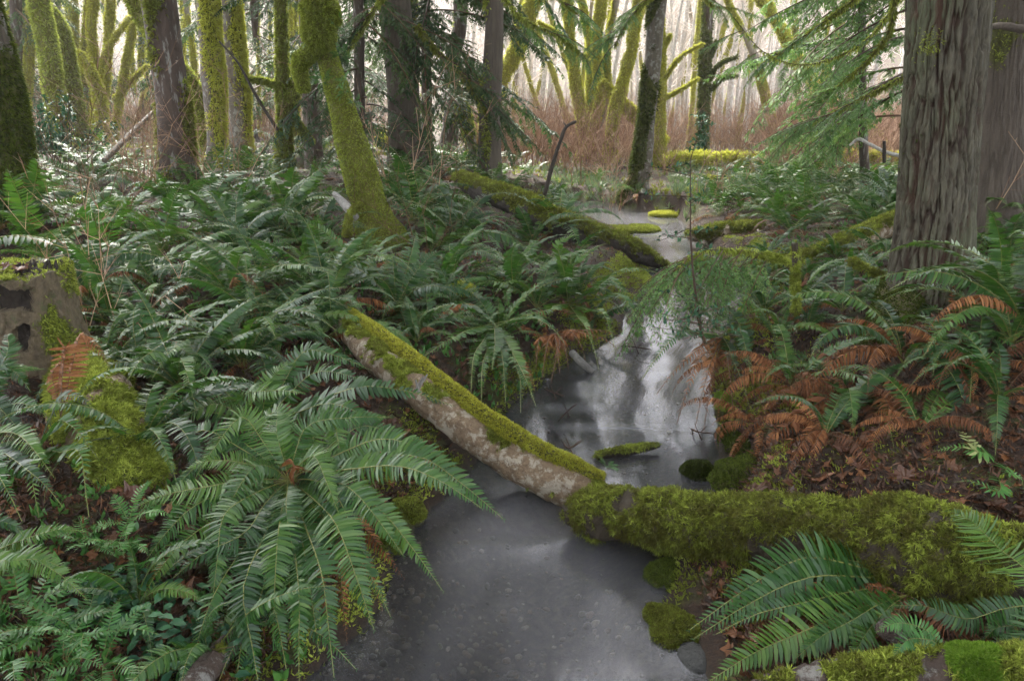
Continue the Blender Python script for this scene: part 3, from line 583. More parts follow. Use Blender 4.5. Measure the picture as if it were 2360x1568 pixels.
for mid, tip in [((2260, 1040, 2.5), (2150, 1040, 2.5)), ((2330, 1090, 2.4), (2359, 1120, 2.35)), ((2290, 1130, 2.3), (2200, 1110, 2.35))]: hero(r4, 'frond', (2310, 1070, 2.5), mid, tip, .045, FLm, 28, up=FRONT)
# left bank fern over the water, centre
p = pl(1150, 740, .35); c1_ = thing('sword_fern', p, 'fern on the left bank with fronds hanging straight down to the water', 'fern'); b0 = (1140, 745, p[1])
for mid, tip, wd in [((1140, 800, 3.9), (1135, 850, 3.6), .07), ((1190, 830, 3.8), (1235, 935, 3.35), .07), ((1160, 840, 3.7), (1165, 930, 3.4), .06), ((1090, 830, 3.7), (1085, 920, 3.4), .055), ((1040, 780, 3.8), (950, 850, 3.6), .07), ((1250, 740, 3.9), (1300, 790, 3.7), .06),
                     ((1060, 700, 4.1), (960, 730, 4.2), .07), ((1200, 880, 3.6), (1200, 950, 3.3), .06), ((1110, 860, 3.6), (1110, 940, 3.35), .06)]: hero(c1_, 'frond', b0, mid, tip, wd, up=FRONT)
p = pl(1340, 690, .32); c2_ = thing('sword_fern', p, 'wide sword fern leaning right over the stream from the left bank', 'fern'); b0 = (1310, 700, p[1])
for mid, tip, wd in [((1440, 690, 4.3), (1500, 790, 4.0), .07), ((1420, 650, 4.5), (1480, 740, 4.3), .07), ((1300, 640, 4.6), (1200, 690, 4.5), .075), ((1400, 740, 4.1), (1420, 820, 3.9), .06), ((1240, 720, 4.2), (1130, 760, 4.1), .07), ((1330, 600, 4.8), (1400, 560, 5.0), .06), ((1290, 560, 5), (1340, 540, 5.2), .06),
                     ((1360, 780, 4.0), (1380, 850, 3.8), .06), ((1450, 620, 4.6), (1540, 640, 4.5), .06)]: hero(c2_, 'frond', b0, mid, tip, wd, up=FRONT)
p = pl(1290, 790, .25); r = random.Random(21)
for k, (px, py, s_, nf, dd, lb) in enumerate([(1760, 720, .5, 13, .3, 'fern at the top of the right bank left of the big trunk'), (1850, 690, .55, 13, .15, 'green fern between the moss-draped stick and the big trunk'), (1940, 720, .55, 12, .2, 'fern close left of the mossy root of the big trunk'), (1720, 860, .42, 12, .7, 'mostly dead fern on the steep right bank'),
        (1820, 900, .45, 13, .75, 'rusty fern on the right bank below the green ones'), (2080, 840, .5, 12, .6, 'rusty fern just in front of the big trunk'), (2190, 850, .45, 12, .45, 'half green fern right of the rusty one at the big trunk'), (2330, 800, .6, 14, .2, 'green fern at the right edge beyond the big trunk'), (1900, 1010, .42, 12, .85, 'flattened orange fern on bare soil at right'),
        (2300, 940, .5, 12, .5, 'drooping fern at the right edge above the bare soil'), (1740, 990, .4, 11, .9, 'brown fern draped over the lip of the right bank'), (1700, 640, .5, 12, .15, 'fern beside the hemlock spray on the right bank'), (1690, 740, .42, 12, .3, 'fern leaning over the stream above the rusty fronds'), (1790, 790, .45, 12, .4, 'half dead fern midway up the right bank'), (1860, 760, .42, 12, .3, 'green fern on the right bank above the rusty one'), (2260, 860, .42, 11, .6, 'brown and green fern near the hanging frond at right'), (1950, 930, .4, 11, .9, 'dead orange fern in the middle of the bare slope'), (2120, 1000, .34, 10, .85, 'small dead fern on the bare soil at right'), (1800, 640, .5, 12, .15, 'fern behind the moss-draped stick')]):
    fern(on(px, py), s_ * (1.45 if dd > .55 else 1.1), nf + (5 if dd > .55 else 0), lb, 'ferns of the right bank', dd)
c3_ = thing('dead_fern', p, 'clump of dead brown fronds hanging off the undercut left bank', 'fern'); b0 = (1270, 770, p[1] + .05)
for mid, tip in [((1260, 800, 3.75), (1250, 870, 3.55)), ((1290, 800, 3.75), (1270, 880, 3.5)), ((1340, 760, 3.9), (1430, 775, 3.85)), ((1360, 770, 3.8), (1420, 800, 3.75)), ((1300, 790, 3.8), (1310, 850, 3.6)), ((1240, 790, 3.8), (1235, 850, 3.6)), ((1330, 780, 3.8), (1350, 830, 3.7)), ((1280, 780, 3.8), (1290, 860, 3.5))]:
    hero(c3_, 'frond', b0, mid, tip, .05, FB, 34, up=FRONT, droop=.6, curl=.5)
# polypody-like light ferns, lower left
pv = []
for v in range(3):
    r = random.Random(900 + v); g = G()
    for k in range(7):
        A_ = arc(.3 * r.uniform(.7, 1.1), R(r.uniform(40, 75)), R(r.uniform(50, 100)), r.uniform(-.4, .4)); a = k / 7 * 6.28 + r.random(); c_, s_ = math.cos(a), math.sin(a)
        frond(g, A_ @ np.array([[c_, s_, 0], [-s_, c_, 0], [0, 0, 1]]), .045, 17, seed=v * 9 + k + 500, droop=.1, stalk=.2, gap=.75)
    pv.append(g.mesh('licorice_fern', FLm))
for k, (px, py, s, lb) in enumerate([(60, 1440, .85, 'light green fern at the far lower left, leftmost of its patch'), (130, 1470, .9, 'light green fern in the middle of the lower-left patch'), (200, 1490, .9, 'light green fern at the right of the lower-left patch'), (40, 1530, .8, 'light green fern in the bottom left corner'),
                                     (150, 1545, .8, 'light green fern at the bottom edge below its patch'), (240, 1545, .7, 'light green fern nearest the half-buried log'), (200, 1270, .6, 'small light green fern above the low mossy mound'), (270, 1270, .75, 'light green fern left of the giant fern'), (330, 1330, .7, 'light green fern hanging left of the giant fern'), (300, 1210, .6, 'light green fern below the leaf-strewn log end'),
                                     (1130, 640, .5, 'small pale fern on the leafy slope of the left bank'), (1400, 1085, .3, 'tiny fern on the junction of the two stream logs'), (2070, 1300, .2, 'tiny fern growing from the face of the thick mossy log')]):
    p = on(px, py); o = link('light_fern', pv[k % 3], None, p + [0, 0, .0]); o.scale = (s,) * 3; o.rotation_euler = (.15, 0, k * 1.3); tag(o, lb, 'fern', 'light green small ferns')

# ---------------------------------------------------------------- trees
def lumps(amp, fs, fine=.32, seed=0):
    def d(P, N, u, th, r):
        return r * amp * ((fbm(P * fs, 3, seed) - .5) * 2 + fine * (fbm(P * fs * 5, 2, seed + 3) - .5) * 2)
    return d
def img_path(pts, Y, k=.86):
    """trunk centre line given as picture x, picture y, picture width; it stands at distance Y"""
    out = []
    for q in pts:
        px, py, wd = q[:3]; y = q[3] if len(q) > 3 else Y; p = at(px, py, y); out.append(np.append(p, k * wd / 2 / F * depth(p)))
    return np.array(out)
def moss_mask(V, F_, amt, side, seed, zlow=None, sc_=3.):
    """how much moss each point of a trunk carries: patches, more on one side"""
    n = fbm(V * np.array([sc_, sc_, sc_ * .45]), 4, seed); c = V.mean(0)
    ctr = V[:, :2] - c[:2]; s = nrm(V - np.c_[np.interp(V[:, 2], np.sort(V[:, 2])[::40], pd_(V)), V[:, 2:3]])[:, 0] if False else 0
    k = n + (amt - .5)
    return np.clip((k - .42) * 5, 0, 1)
def trunk_geo(path, nu, nv, disp, amt, seed, side=0, sc_=3.):
    V, Fs = tube(path, nu, nv, disp); S = smooth_path(path, nu)[:, :3]; C = np.repeat(S, nv, 0)
    sd_ = np.r_[nrm(V[:len(C)] - C)[:, 0], 0, 0]
    n = fbm(V * np.array([sc_, sc_, sc_ * .4]), 4, seed)
    k = np.clip((n + (amt - .5) + side * sd_ * .25 - .42) * 5, 0, 1); return V, Fs, k
def furrow(rad, seed, amp=.012):
    def d(Pp, Nn, u, th, r):
        wv = (fbm(np.c_[np.cos(th) * 2, np.sin(th) * 2, Pp[:, 2] * 2.5], 2, seed) - .5); q2 = np.c_[np.cos(th + wv * .3) * rad * 28, np.sin(th + wv * .3) * rad * 28, Pp[:, 2] * 2.4]
        return sst(0, .25, np.abs(fbm(q2, 3, seed + 1) - .5) / .5) * amp + (fbm(Pp * 2, 2, seed + 4) - .5) * r * .15
    return d
REG = []
def tree(name, label, cat, pts, Y=None, bark='mid', amt=.5, side=0, group=None, lump=.12, seed=0, moss='moss', up=4.0, nb=9000, ln=.03, branches=(), flare=1.3, sink=.3, nu=90, nv=36, boughs=(), crown=0):
    base = on(*pts[0][:2]) if Y is None else None
    if Y is None: Y = base[1]
    P = img_path(pts, Y, 1.0 if nb < 3000 else .86); g0 = h1(P[0, 0], P[0, 1])
    dirn = nrm(P[-1, :3] - P[-2, :3]); foot = P[0].copy()
    if foot[2] > g0 + .02:      # run the trunk down to the ground it stands on
        f = P[0].copy(); f[:3] = P[0, :3] - nrm(P[1, :3] - P[0, :3]) * (P[0, 2] - g0) / max(.4, nrm(P[1, :3] - P[0, :3])[2]); f[2] = g0; P = np.vstack([f, P])
    bt = P[0].copy(); P[0, 3] *= flare; bt[2] -= sink; bt[3] *= flare * 1.15; P = np.vstack([bt, P])
    if up > 0:
        tp = P[-1].copy(); tp[:3] += (dirn * .7 + np.array([0, 0, .5])) * up; tp[3] *= .5; P = np.vstack([P, tp])
    org = np.array([P[1, 0], P[1, 1], g0]); t = thing(name, org, label, cat, group)
    g = G(); V, Fs, k = trunk_geo(P - np.r_[org, 0], nu, nv, furrow(P[1, 3], seed) if bark == 'fir' and nv > 40 else lumps(lump, 1.3 / max(.08, P[1, 3]) * .5, .35, seed), amt, seed, side); REG.append((t, name, P[-1, :3] - org, Y)) if up > 0 else None; g.add(V, Fs, 0, k); build(g, 'trunk', M[bark], t)
    mg = G(); 
    for bp_, br0, br1 in branches:
        bP = np.array([at(*q) if len(q) == 3 else at(q[0], q[1], Y) for q in bp_]) - org; rr = np.linspace(br0, br1, len(bP))
        bg_ = G(); Vb, Fb, kb = trunk_geo(np.c_[bP, rr], 26, 10, lumps(.3, 5 / max(.05, br0) * .15, .3, seed + 5), amt + .1, seed + 9); bg_.add(Vb, Fb, 0, kb); build(bg_, 'branch', M[bark], t)
        if nb:
            q, nn = sample(Vb, Fb, max(60, int(nb * .12)), kb); blades(mg, q, nn, 4, ln, ln * .22, 1.0, .25)
    if nb:
        q, nn = sample(V, Fs, nb, k); m_ = q[:, 2] + org[2] < CH + 7; blades(mg, q[m_], nn[m_], 4, ln, ln * .22, 1.0, .35)
        build(mg, 'moss', M[moss], t, smooth=False)
    # bare crown above the picture
    for c in range(crown):
        r = random.Random(seed * 31 + c); a = r.uniform(0, 6.28); z = P[-1, :3] - org - np.array([0, 0, up * r.uniform(0, .5)]); L = r.uniform(1.5, 3)
        pts_ = [z, z + np.array([math.cos(a) * L * .5, math.sin(a) * L * .5, L * .45]), z + np.array([math.cos(a) * L, math.sin(a) * L, L * 1.1])]
        cg = G(); twig(cg, pts_, P[-1, 3] * .8, .01, 6, 0, .6, 8); build(cg, 'branch', M[bark], t)
    return t

MY = 'mossy maples of the yellow-green far grove'
tree('mossy_tree', 'big leaning trunk cut by the left picture edge, dark moss on its lower half', 'tree', [(25, 450, 150), (5, 240, 112), (-25, 100, 100), (-50, 0, 92)], 6.5, 'mid', .62, .3, nb=16000, ln=.035, seed=1, moss='moss_dark', lump=.08)
tree('mossy_tree', 'slender dark mossy trunk second from the left edge', 'tree', [(128, 235, 44, 16), (112, 120, 44, 16), (88, 0, 44, 16)], 16, 'maple_bark', .85, .2, nb=8000, ln=.06, seed=2)
tree('mossy_tree', 'dark green mossy trunk spreading at its foot behind the glossy shrub', 'tree', [(172, 250, 44), (158, 160, 38), (140, 60, 28), (100, 0, 22)], 17, 'maple_bark', .95, .2, nb=8000, ln=.06, seed=3)
for k, (pts, wd, Y, am, lb) in enumerate([([(205, 280), (195, 130), (205, 0)], 22, 21, .7, 'thin pale-mossed trunk left of the mossy arch branch'), ([(220, 290), (218, 140), (210, 60), (215, 0)], 26, 19, .9, 'yellow-green mossy trunk behind the mossy arch branch'),
    ([(235, 300), (245, 160), (255, 0)], 24, 20, .95, 'straight yellow mossy trunk right of the mossy arch branch'), ([(262, 310), (290, 150), (305, 60), (312, 0)], 22, 20, .9, 'yellow mossy trunk leaning right toward the dark flaky trunk'),
    ([(180, 300), (175, 100), (170, 0)], 18, 24, .8, 'thin yellow mossy trunk far behind at left'), ([(330, 300), (325, 140), (335, 0)], 16, 26, .9, 'thin yellow mossy trunk just left of the dark flaky trunk'),
    ([(60, 250), (70, 100), (75, 0)], 26, 20, .8, 'dim mossy trunk right of the far-left leaning trunk')]):
    tree('mossy_tree', lb, 'tree', [(a, b, wd * .8) for a, b in pts], Y, 'maple_far' if k else 'maple_bark', am, 0, MY, .26, 10 + k, 'moss_y', 4, 5000, .055, nu=60, nv=16, crown=2,
         branches=([([(222, 190), (250, 110), (300, 40)], .09, .05)] if k == 1 else [([(264, 230), (300, 190), (340, 150)], .07, .04)] if k == 3 else []))
t = thing('arched_branch', at(230, 330, 18), 'bright mossy branch bent over in an arch behind the glossy shrub', 'branch')
bP = np.array([np.append(at(x, y, 18), r_) for x, y, r_ in [(152, 175, .05), (155, 140, .07), (175, 124, .09), (200, 150, .1), (222, 195, .1), (235, 260, .1), (232, 350, .1)]]) - np.r_[np.array(t.location), 0]
g = G(); V, Fs, k = trunk_geo(bP, 50, 10, lumps(.3, 6), .95, 4); g.add(V, Fs, 0, k); build(g, 'limb', M['maple_far'], t); g = G(); q, nn = sample(V, Fs, 2500); blades(g, q, nn, 4, .07, .016, 1, .3); build(g, 'moss', M['moss_y'], t, smooth=False)

tree('conifer', 'dark flaky-barked trunk with pale lichen streaks and moss at its foot', 'tree', [(412, 395, 104), (405, 330, 88), (395, 200, 84), (378, 90, 84), (366, 0, 88)], 9.6, 'dark', .40, .25, nb=9000, ln=.05, seed=5, moss='moss', lump=.12, nu=140)
tree('mossy_tree', 'leaning mossy trunk passing behind the dark flaky trunk', 'tree', [(470, 300, 34), (440, 190, 38), (380, 120, 40), (310, 0, 44)], 13, 'maple_bark', .9, .2, nb=8000, ln=.05, seed=6)
tree('mossy_tree', 'left trunk of the mossy pair, its right side thick with moss', 'tree', [(500, 372, 62), (492, 200, 58), (484, 90, 56), (478, 0, 56)], 11.5, 'mid', .58, .9, nb=12000, ln=.045, seed=7, moss='moss_y')
tree('mossy_tree', 'right trunk of the mossy pair, greyer with moss along its right edge', 'tree', [(556, 350, 62), (546, 200, 58), (535, 90, 58), (528, 0, 56)], 12.5, 'mid', .48, .8, nb=9000, ln=.05, seed=8, moss='moss_y')
tree('mossy_tree', 'forked mossy tree with a side limb rising right to the leaning tree', 'tree', [(655, 360, 42), (655, 250, 34), (650, 150, 28), (648, 0, 24)], 11.5, 'maple_bark', .85, -.2, nb=8000, ln=.045, seed=9,
     branches=[([(662, 245), (685, 190), (705, 120)], .085, .07), ([(660, 240), (690, 290), (720, 330)], .05, .03), ([(652, 200), (600, 185), (562, 182)], .03, .02)])
tree('conifer', 'dark straight trunk hidden between the forked tree and the leaning mossy tree', 'tree', [(722, 335, 42), (712, 150, 36), (704, 0, 30)], 14.5, 'dark', .2, 0, nb=0, seed=10)
# the leaning mossy tree
lt = tree('mossy_tree', 'leaning moss-covered tree with a bulging mossy knot and small ferns on it', 'tree', [(866, 520, 112), (838, 420, 94), (808, 320, 76), (782, 225, 68), (754, 130, 54), (734, 60, 46), (726, 0, 56)], 7.0, 'maple_bark', .92, -.1, nb=42000, ln=.018, seed=11, lump=.18, nu=240, nv=70, moss='moss',
     branches=[([(700, 210, 7.1), (690, 150, 7.1), (742, 100, 6.95)], .05, .09)])
o_ = np.array(lt.location); g = G(); c0 = at(733, 68, 6.8) - o_; S_ = np.linspace(-.16, .16, 9); kn = np.c_[c0[0] + S_ * 0 + .0, c0[1] + S_ * 0, c0[2] + S_, .10 * np.sqrt(np.clip(1 - (S_ / .165) ** 2, 0.02, 1)) + .03]
V, Fs, k = trunk_geo(kn, 26, 26, lumps(.3, 9), 1, 3); g.add(V, Fs, 0, 1.0); build(g, 'knot', M['maple_bark'], lt); g = G(); q, nn = sample(V, Fs, 5000); blades(g, q, nn, 4, .032, .007, 1, .3); build(g, 'knot_moss', M['moss'], lt, smooth=False)
c1 = at(745, 30, 6.85) - o_; S_ = np.linspace(-.12, .12, 9); kn = np.c_[c1[0] + S_ * 0 - .02, c1[1] + S_ * 0, c1[2] + S_, .125 * np.sqrt(np.clip(1 - (S_ / .125) ** 2, 0.02, 1)) + .03]
V, Fs, k = trunk_geo(kn, 22, 26, lumps(.3, 9), 1, 4); g = G(); g.add(V, Fs, 0, 1.0); build(g, 'knot', M['maple_bark'], lt); g = G(); q, nn = sample(V, Fs, 4000); blades(g, q, nn, 4, .032, .007, 1, .3); build(g, 'knot_moss', M['moss'], lt, smooth=False)
for k, (px, py, dx) in enumerate([(765, 60, 1), (720, 95, -1), (790, 130, 1), (800, 215, 1), (795, 190, 1), (745, 190, -1), (812, 240, 1), (780, 45, 1)]):
    p = at(px, py, 6.8) - o_; o = link('epiphyte_fern', pv[k % 3], lt, None); o.location = Vector(p); o.scale = (.5, .5, .5); o.rotation_euler = (0, .9 * dx, k)
tree('conifer', 'brown ridged conifer trunk with drooping dark boughs to its right', 'tree', [(935, 325, 78), (928, 200, 70), (918, 90, 68), (908, 0, 70)], 12.5, 'fir', .15, 0, nb=0, seed=12, up=7, lump=.07, nu=260, nv=110)
tree('conifer', 'darker trunk partly hidden behind the brown conifer trunk', 'tree', [(955, 320, 34), (948, 150, 34), (942, 0, 34)], 14.5, 'dark', .35, 0, nb=800, ln=.07, seed=13)
tree('slim_tree', 'slim dark trunk curving left at its foot, right of the brown conifer', 'tree', [(1033, 330, 42), (1045, 240, 38), (1042, 150, 32), (1060, 60, 32), (1062, 0, 32)], 15.5, 'dark', .35, 0, nb=1500, ln=.06, seed=14)
tree('slim_tree', 'thin mossy tree leaning left beside the slim curving trunk', 'tree', [(1092, 350, 24), (1070, 260, 24), (1045, 190, 16)], 14.8, 'maple_bark', .6, 0, nb=1500, ln=.06, seed=15, up=0)
tree('slim_tree', 'slim straight grey trunk with a mossy stub, middle of the picture', 'tree', [(1128, 365, 56), (1130, 250, 50), (1138, 100, 44), (1140, 0, 42)], 12.5, 'fir', .3, -.5, nb=1500, ln=.05, seed=16, lump=.06, branches=[([(1140, 228), (1170, 230)], .03, .012), ([(1140, 112), (1155, 106)], .012, .004)])
YG = 'yellow mossy maples along the far side of the stream'
for k, (pts, Y, am, lb, br) in enumerate([
    ([(1100, 340, 36), (1118, 290, 34), (1150, 200, 36), (1190, 110, 42), (1228, 0, 44)], 18, .9, 'yellow mossy trunk leaning right, just right of the slim grey trunk', []),
    ([(1352, 330, 34), (1338, 260, 30), (1322, 150, 28), (1312, 60, 26), (1308, 0, 24)], 19, .8, 'left stem of the yellow mossy clump, slightly curved', [([(1316, 100), (1290, 80), (1240, 50)], .05, .03)]),
    ([(1358, 330, 26), (1362, 200, 24), (1358, 100, 18), (1340, 0, 18)], 19.6, .9, 'middle stem of the yellow mossy clump, thin and lumpy', []),
    ([(1350, 340, 28), (1380, 240, 28), (1375, 120, 26), (1385, 0, 28)], 19.2, .85, 'right stem of the yellow mossy clump', []),
    ([(1362, 335, 24), (1398, 240, 22), (1398, 130, 18), (1420, 0, 16)], 19.4, .5, 'thin dark stem leaning right in the yellow mossy clump', []),
    ([(1408, 340, 32), (1415, 260, 30), (1440, 170, 30), (1462, 70, 26), (1470, 0, 24)], 18, .65, 'lumpy mossy trunk between the yellow clump and the dark trunk by the stream', []),
    ([(1520, 345, 30), (1522, 200, 26), (1522, 100, 22), (1520, 0, 20)], 17.5, .9, 'yellow mossy trunk half hidden behind the dark trunk by the stream', [([(1526, 190), (1570, 130), (1620, 100)], .035, .02), ([(1526, 230), (1570, 205), (1610, 180)], .03, .015), ([(1522, 120), (1535, 100), (1545, 80)], .03, .02)]),
    ([(1900, 215, 24), (1868, 180, 28), (1820, 105, 26), (1785, 45, 24), (1752, 0, 22)], 19, .9, 'bright mossy trunk leaning steeply left at the edge of the green boughs', [([(1815, 75), (1785, 35), (1775, 0)], .06, .05)]),
    ([(1770, 245, 20), (1745, 150, 22), (1722, 90, 16), (1690, 30, 14)], 22, .55, 'thin mossy trunk leaning left, right of the slim black trunk', []),
    ([(1840, 260, 14), (1836, 150, 13), (1832, 60, 12), (1830, 0, 12)], 24, .6, 'thin dark trunk right of the leaning thin mossy trunk', []),
    ([(1880, 300, 24), (1895, 200, 20), (1925, 100, 18), (1950, 0, 18)], 23, .8, 'yellow mossy trunk seen through the green boughs', [])]):
    tree('mossy_tree', lb, 'tree', pts, Y, 'maple_far', am, 0, YG, .30, 30 + k, 'moss_y', 4, 6000, .05, br, nu=90, nv=18, crown=2)
r = random.Random(33)
for k in range(22):
    px = r.uniform(1150, 2040); Y = r.uniform(22, 32); l_ = r.uniform(-110, 110); wd = r.uniform(8, 15)
    tree('mossy_tree', 'slim pale yellow leaning stem in the grove beyond the red thicket', 'tree', [(px, 300, wd), (px + l_ * .5 + r.uniform(-10, 10), 150, wd * .9), (px + l_, 0, wd * .8)], Y, 'maple_far', r.uniform(.5, .85), 0, 'slim leaning stems beyond the red thicket', .3, 200 + k, 'moss_y', 3, 1200, .045, nu=36, nv=10, crown=2)
t = thing('leaning_log', at(1480, 275, 18.5), 'yellow mossy broken limb slanting down right to the dark trunk by the stream', 'log')
bP = np.array([np.append(at(*q), r_) for q, r_ in [((1385, 190, 18.7), .09), ((1430, 235, 18.6), .11), ((1482, 282, 18.5), .15), ((1530, 330, 18.4), .15)]]) - np.r_[np.array(t.location), 0]
g = G(); V, Fs, k = trunk_geo(bP, 40, 14, lumps(.25, 5), .85, 4); g.add(V, Fs, 0, k); build(g, 'limb', M['maple_far'], t); g = G(); q, nn = sample(V, Fs, 2500); blades(g, q, nn, 4, .07, .016, 1, .3); build(g, 'moss', M['moss_y'], t, smooth=False)
tree('alder_tree', 'dark mossy trunk beside the stream with a smooth grey lower side', 'tree', [(1470, 432, 66), (1480, 370, 54), (1492, 260, 46), (1503, 150, 46), (1510, 60, 46), (1516, 0, 46)], 13.2, 'mid', .52, -.5, nb=8000, ln=.05, seed=17, moss='moss_dark', lump=.1, nu=150)
tree('alder_tree', 'slim black mossy trunk behind the far mossy log', 'tree', [(1617, 358, 32), (1622, 260, 27), (1625, 150, 28), (1630, 60, 28), (1634, 0, 28)], 18.5, 'dark', .6, .2, nb=5000, ln=.06, seed=18, moss='moss_dark', lump=.18,
     branches=[([(1634, 185), (1655, 150), (1700, 130)], .03, .01), ([(1634, 215), (1665, 180), (1700, 175)], .03, .01), ([(1636, 130), (1645, 110), (1650, 95)], .03, .015)])
# the big furrowed trunk on the right
base = on(2128, 745); Y = base[1]
P = img_path([(2115, 770, 250), (2130, 700, 196), (2148, 560, 162), (2160, 400, 154), (2174, 200, 156), (2190, 0, 162)], Y, 1.0); P = np.vstack([P[0] - [0, 0, .35, -.05], P, P[-1] + [.5, .4, 3.5, -.06]]); org = base.copy(); P = P - np.r_[org, 0]
bt_ = thing('conifer', org, 'large furrowed reddish-grey trunk at right with mossy roots', 'tree')
fur = {}
def bigdisp(Pp, Nn, u, th, r):
    q = np.c_[np.cos(th) * 1.0, np.sin(th) * 1.0, Pp[:, 2] * .9]; wv = (fbm(np.c_[q[:, :2] * 2.2, q[:, 2:] * 3.0], 3, 71) - .5)
    q2 = np.c_[np.cos(th + wv * .3) * 7.5, np.sin(th + wv * .3) * 7.5, Pp[:, 2] * 3.4]; n1 = fbm(q2, 3, 72); cr = np.abs(n1 - .5) / .5; n2 = fbm(q2 * [2.4, 2.4, 2.2] + 5, 3, 75); cr2 = np.abs(n2 - .5) / .5
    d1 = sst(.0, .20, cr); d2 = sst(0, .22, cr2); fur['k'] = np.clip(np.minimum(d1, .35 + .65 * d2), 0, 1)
    foot = sst(.6, .0, Pp[:, 2]); lob = foot * (.25 * np.sin(th * 3 + 1) + .12 * np.sin(th * 5)) * r * .6
    return (d1 * .026 + d2 * .010 - .022) + (fbm(q * 2, 3, 77) - .5) * .03 + lob + (fbm(Pp * [60, 60, 20], 2, 79) - .5) * .005
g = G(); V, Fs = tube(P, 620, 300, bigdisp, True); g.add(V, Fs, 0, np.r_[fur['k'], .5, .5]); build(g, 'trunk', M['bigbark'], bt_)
hz = np.clip(1 - V[:, 2] / .45, 0, 1) * (V[:, 0] < .1) + .12 * (fbm(V * 3, 3, 8) > .62) * (V[:, 2] < 1.2); g = G(); q, nn = sample(V, Fs, 7000, hz); blades(g, q, nn, 4, .014, .004, 1, .3)
for (x0, y0), (x1, y1), r0 in [((2070, 700), (2000, 800), .09), ((2090, 730), (2060, 790), .1), ((2200, 660), (2330, 730), .05)]:
    a_, b_ = on(x0, y0) + [0, 0, .18], on(x1, y1) + [0, 0, .0]; rg = G(); Vr, Fr, kr = trunk_geo(np.array([np.r_[a_ - org, r0], np.r_[(a_ + b_) / 2 - org + [0, 0, .02], r0 * .9], np.r_[b_ - org, r0 * .5]]), 26, 16, lumps(.3, 8), .95, 6)
    rg.add(Vr, Fr, 0, kr); build(rg, 'root', M['mosslog'], bt_); q, nn = sample(Vr, Fr, 4500, kr); blades(g, q, nn, 4, .015, .004, 1, .3)
build(g, 'moss', M['moss_dark'], bt_, smooth=False)
rg = G(); kb_ = at(2240, 187, Y - .02) - org; V, Fs, k = trunk_geo(np.array([np.r_[kb_ - [.16, 0, 0], .012], np.r_[kb_ - [.05, 0, 0], .015], np.r_[kb_, .028], np.r_[kb_ + [.04, 0, 0], .01]]), 16, 10, lumps(.2, 20), .9, 2); rg.add(V, Fs, 0, 1); build(rg, 'stub', M['mosslog'], bt_)
g = G(); q, nn = sample(V, Fs, 900); blades(g, q, nn, 4, .018, .005, 1, .2)
for px, py in [(2140, 90), (2145, 105), (2138, 115)]:
    c = at(px, py, Y - .24) - org; q = c + rng.normal(0, [.03, .01, .03], (60, 3)); blades(g, q, np.tile([[0, -1, 0.]], (60, 1)), 3, .012, .003, 1, .4)
build(g, 'moss', M['moss'], bt_, smooth=False)
tree('conifer', 'second large trunk at the right edge behind the big furrowed trunk', 'tree', [(2292, 365, 125), (2300, 200, 112), (2318, 0, 118)], 6.6, 'fir', .32, -.3, nb=1200, ln=.02, seed=21, lump=.06, nu=400, nv=220, branches=[([(2262, 66, 6.3), (2310, 60, 6.1), (2370, 72, 6.0)], .025, .03)])
tree('mossy_tree', 'dark mossy trunk cut by the right picture edge', 'tree', [(2372, 340, 50), (2378, 200, 46), (2385, 0, 40)], 7.5, 'maple_bark', .9, 0, nb=4000, ln=.05, seed=22)

# ---------------------------------------------------------------- conifer boughs
def bough_mesh(seed, L, mats, sag=.35, dens=1., leaf=.085, hang=.25, thin=.8, twr=.012, lw=.19):
    r = np.random.default_rng(seed); g = G(); n = 14; u = np.linspace(0, 1, n); C = np.c_[u * L, np.sin(u * 2.2 + seed) * L * .04, -sag * L * u ** 1.7 + .06 * L * u]
    g.add(*tube(np.c_[C, np.linspace(twr * 1.6, .002, n)], n, 5, None, False, False), 1, .3)
    A_, B_ = [], []; m = int(L / .075 * dens)
    for k in range(m):
        t_ = .12 + .88 * (k + r.random()) / m; i = min(int(t_ * (n - 1)), n - 2); f = t_ * (n - 1) - i; c = C[i] * (1 - f) + C[i + 1] * f; T = nrm(C[i + 1] - C[i])
        if r.random() > thin: continue
        s = 1 if k % 2 else -1; ln = L * .36 * (1 - t_) ** .75 * (.6 + .6 * r.random()) * min(1, .4 + t_ * 2.5) + .05; an = R(50) + r.normal(0, .15)
        d = nrm(T * math.cos(an) + np.array([-T[1], T[0], 0]) * s * math.sin(an) + [0, 0, -hang * r.random()]); A_.append(c); B_.append(c + d * ln)
    A_, B_ = np.array(A_), np.array(B_); tubes_straight(g, A_, B_, twr * .35, .001, 1, .3)
    q, nn, dd = [], [], []
    for a, b in zip(A_, B_):
        ln = np.linalg.norm(b - a); k = max(2, int(ln / .032)); tt = (np.arange(k) + .7) / k; d = (b - a) / ln; side = nrm(np.cross(d, [0, 0, 1]))
        for s in (-1, 1):
            q.append(a + (b - a) * tt[:, None] + [0, 0, -.15 * ln] * (tt ** 2)[:, None]); dd.append(nrm(d * .75 + side * s * .75 + r.normal(0, .22, (k, 3)) + [0, 0, -hang * .8])); nn.append(leaf * (1.15 - tt * .7) * (.6 + .7 * r.random(k)))
    q, dd, nn = np.vstack(q), np.vstack(dd), np.concatenate(nn)[:, None]; s = nrm(np.cross(dd, [0, 0, 1.]) + r.normal(0, .3, q.shape)); W = nn * lw; mid = q + dd * nn * .5
    V = np.stack([q - s * W * .5, q + s * W * .5, mid + s * W, mid - s * W, q + dd * nn + [0, 0, -1] * nn * .12], 1).reshape(-1, 3); o = np.arange(len(q))[:, None] * 5
    g.add(V, [o + [0, 1, 2, 3], o + np.array([3, 2, 4])], 0, np.repeat(np.clip(r.normal(.5, .22, len(q)), 0, 1), 5)); return g.mesh('bough', mats)
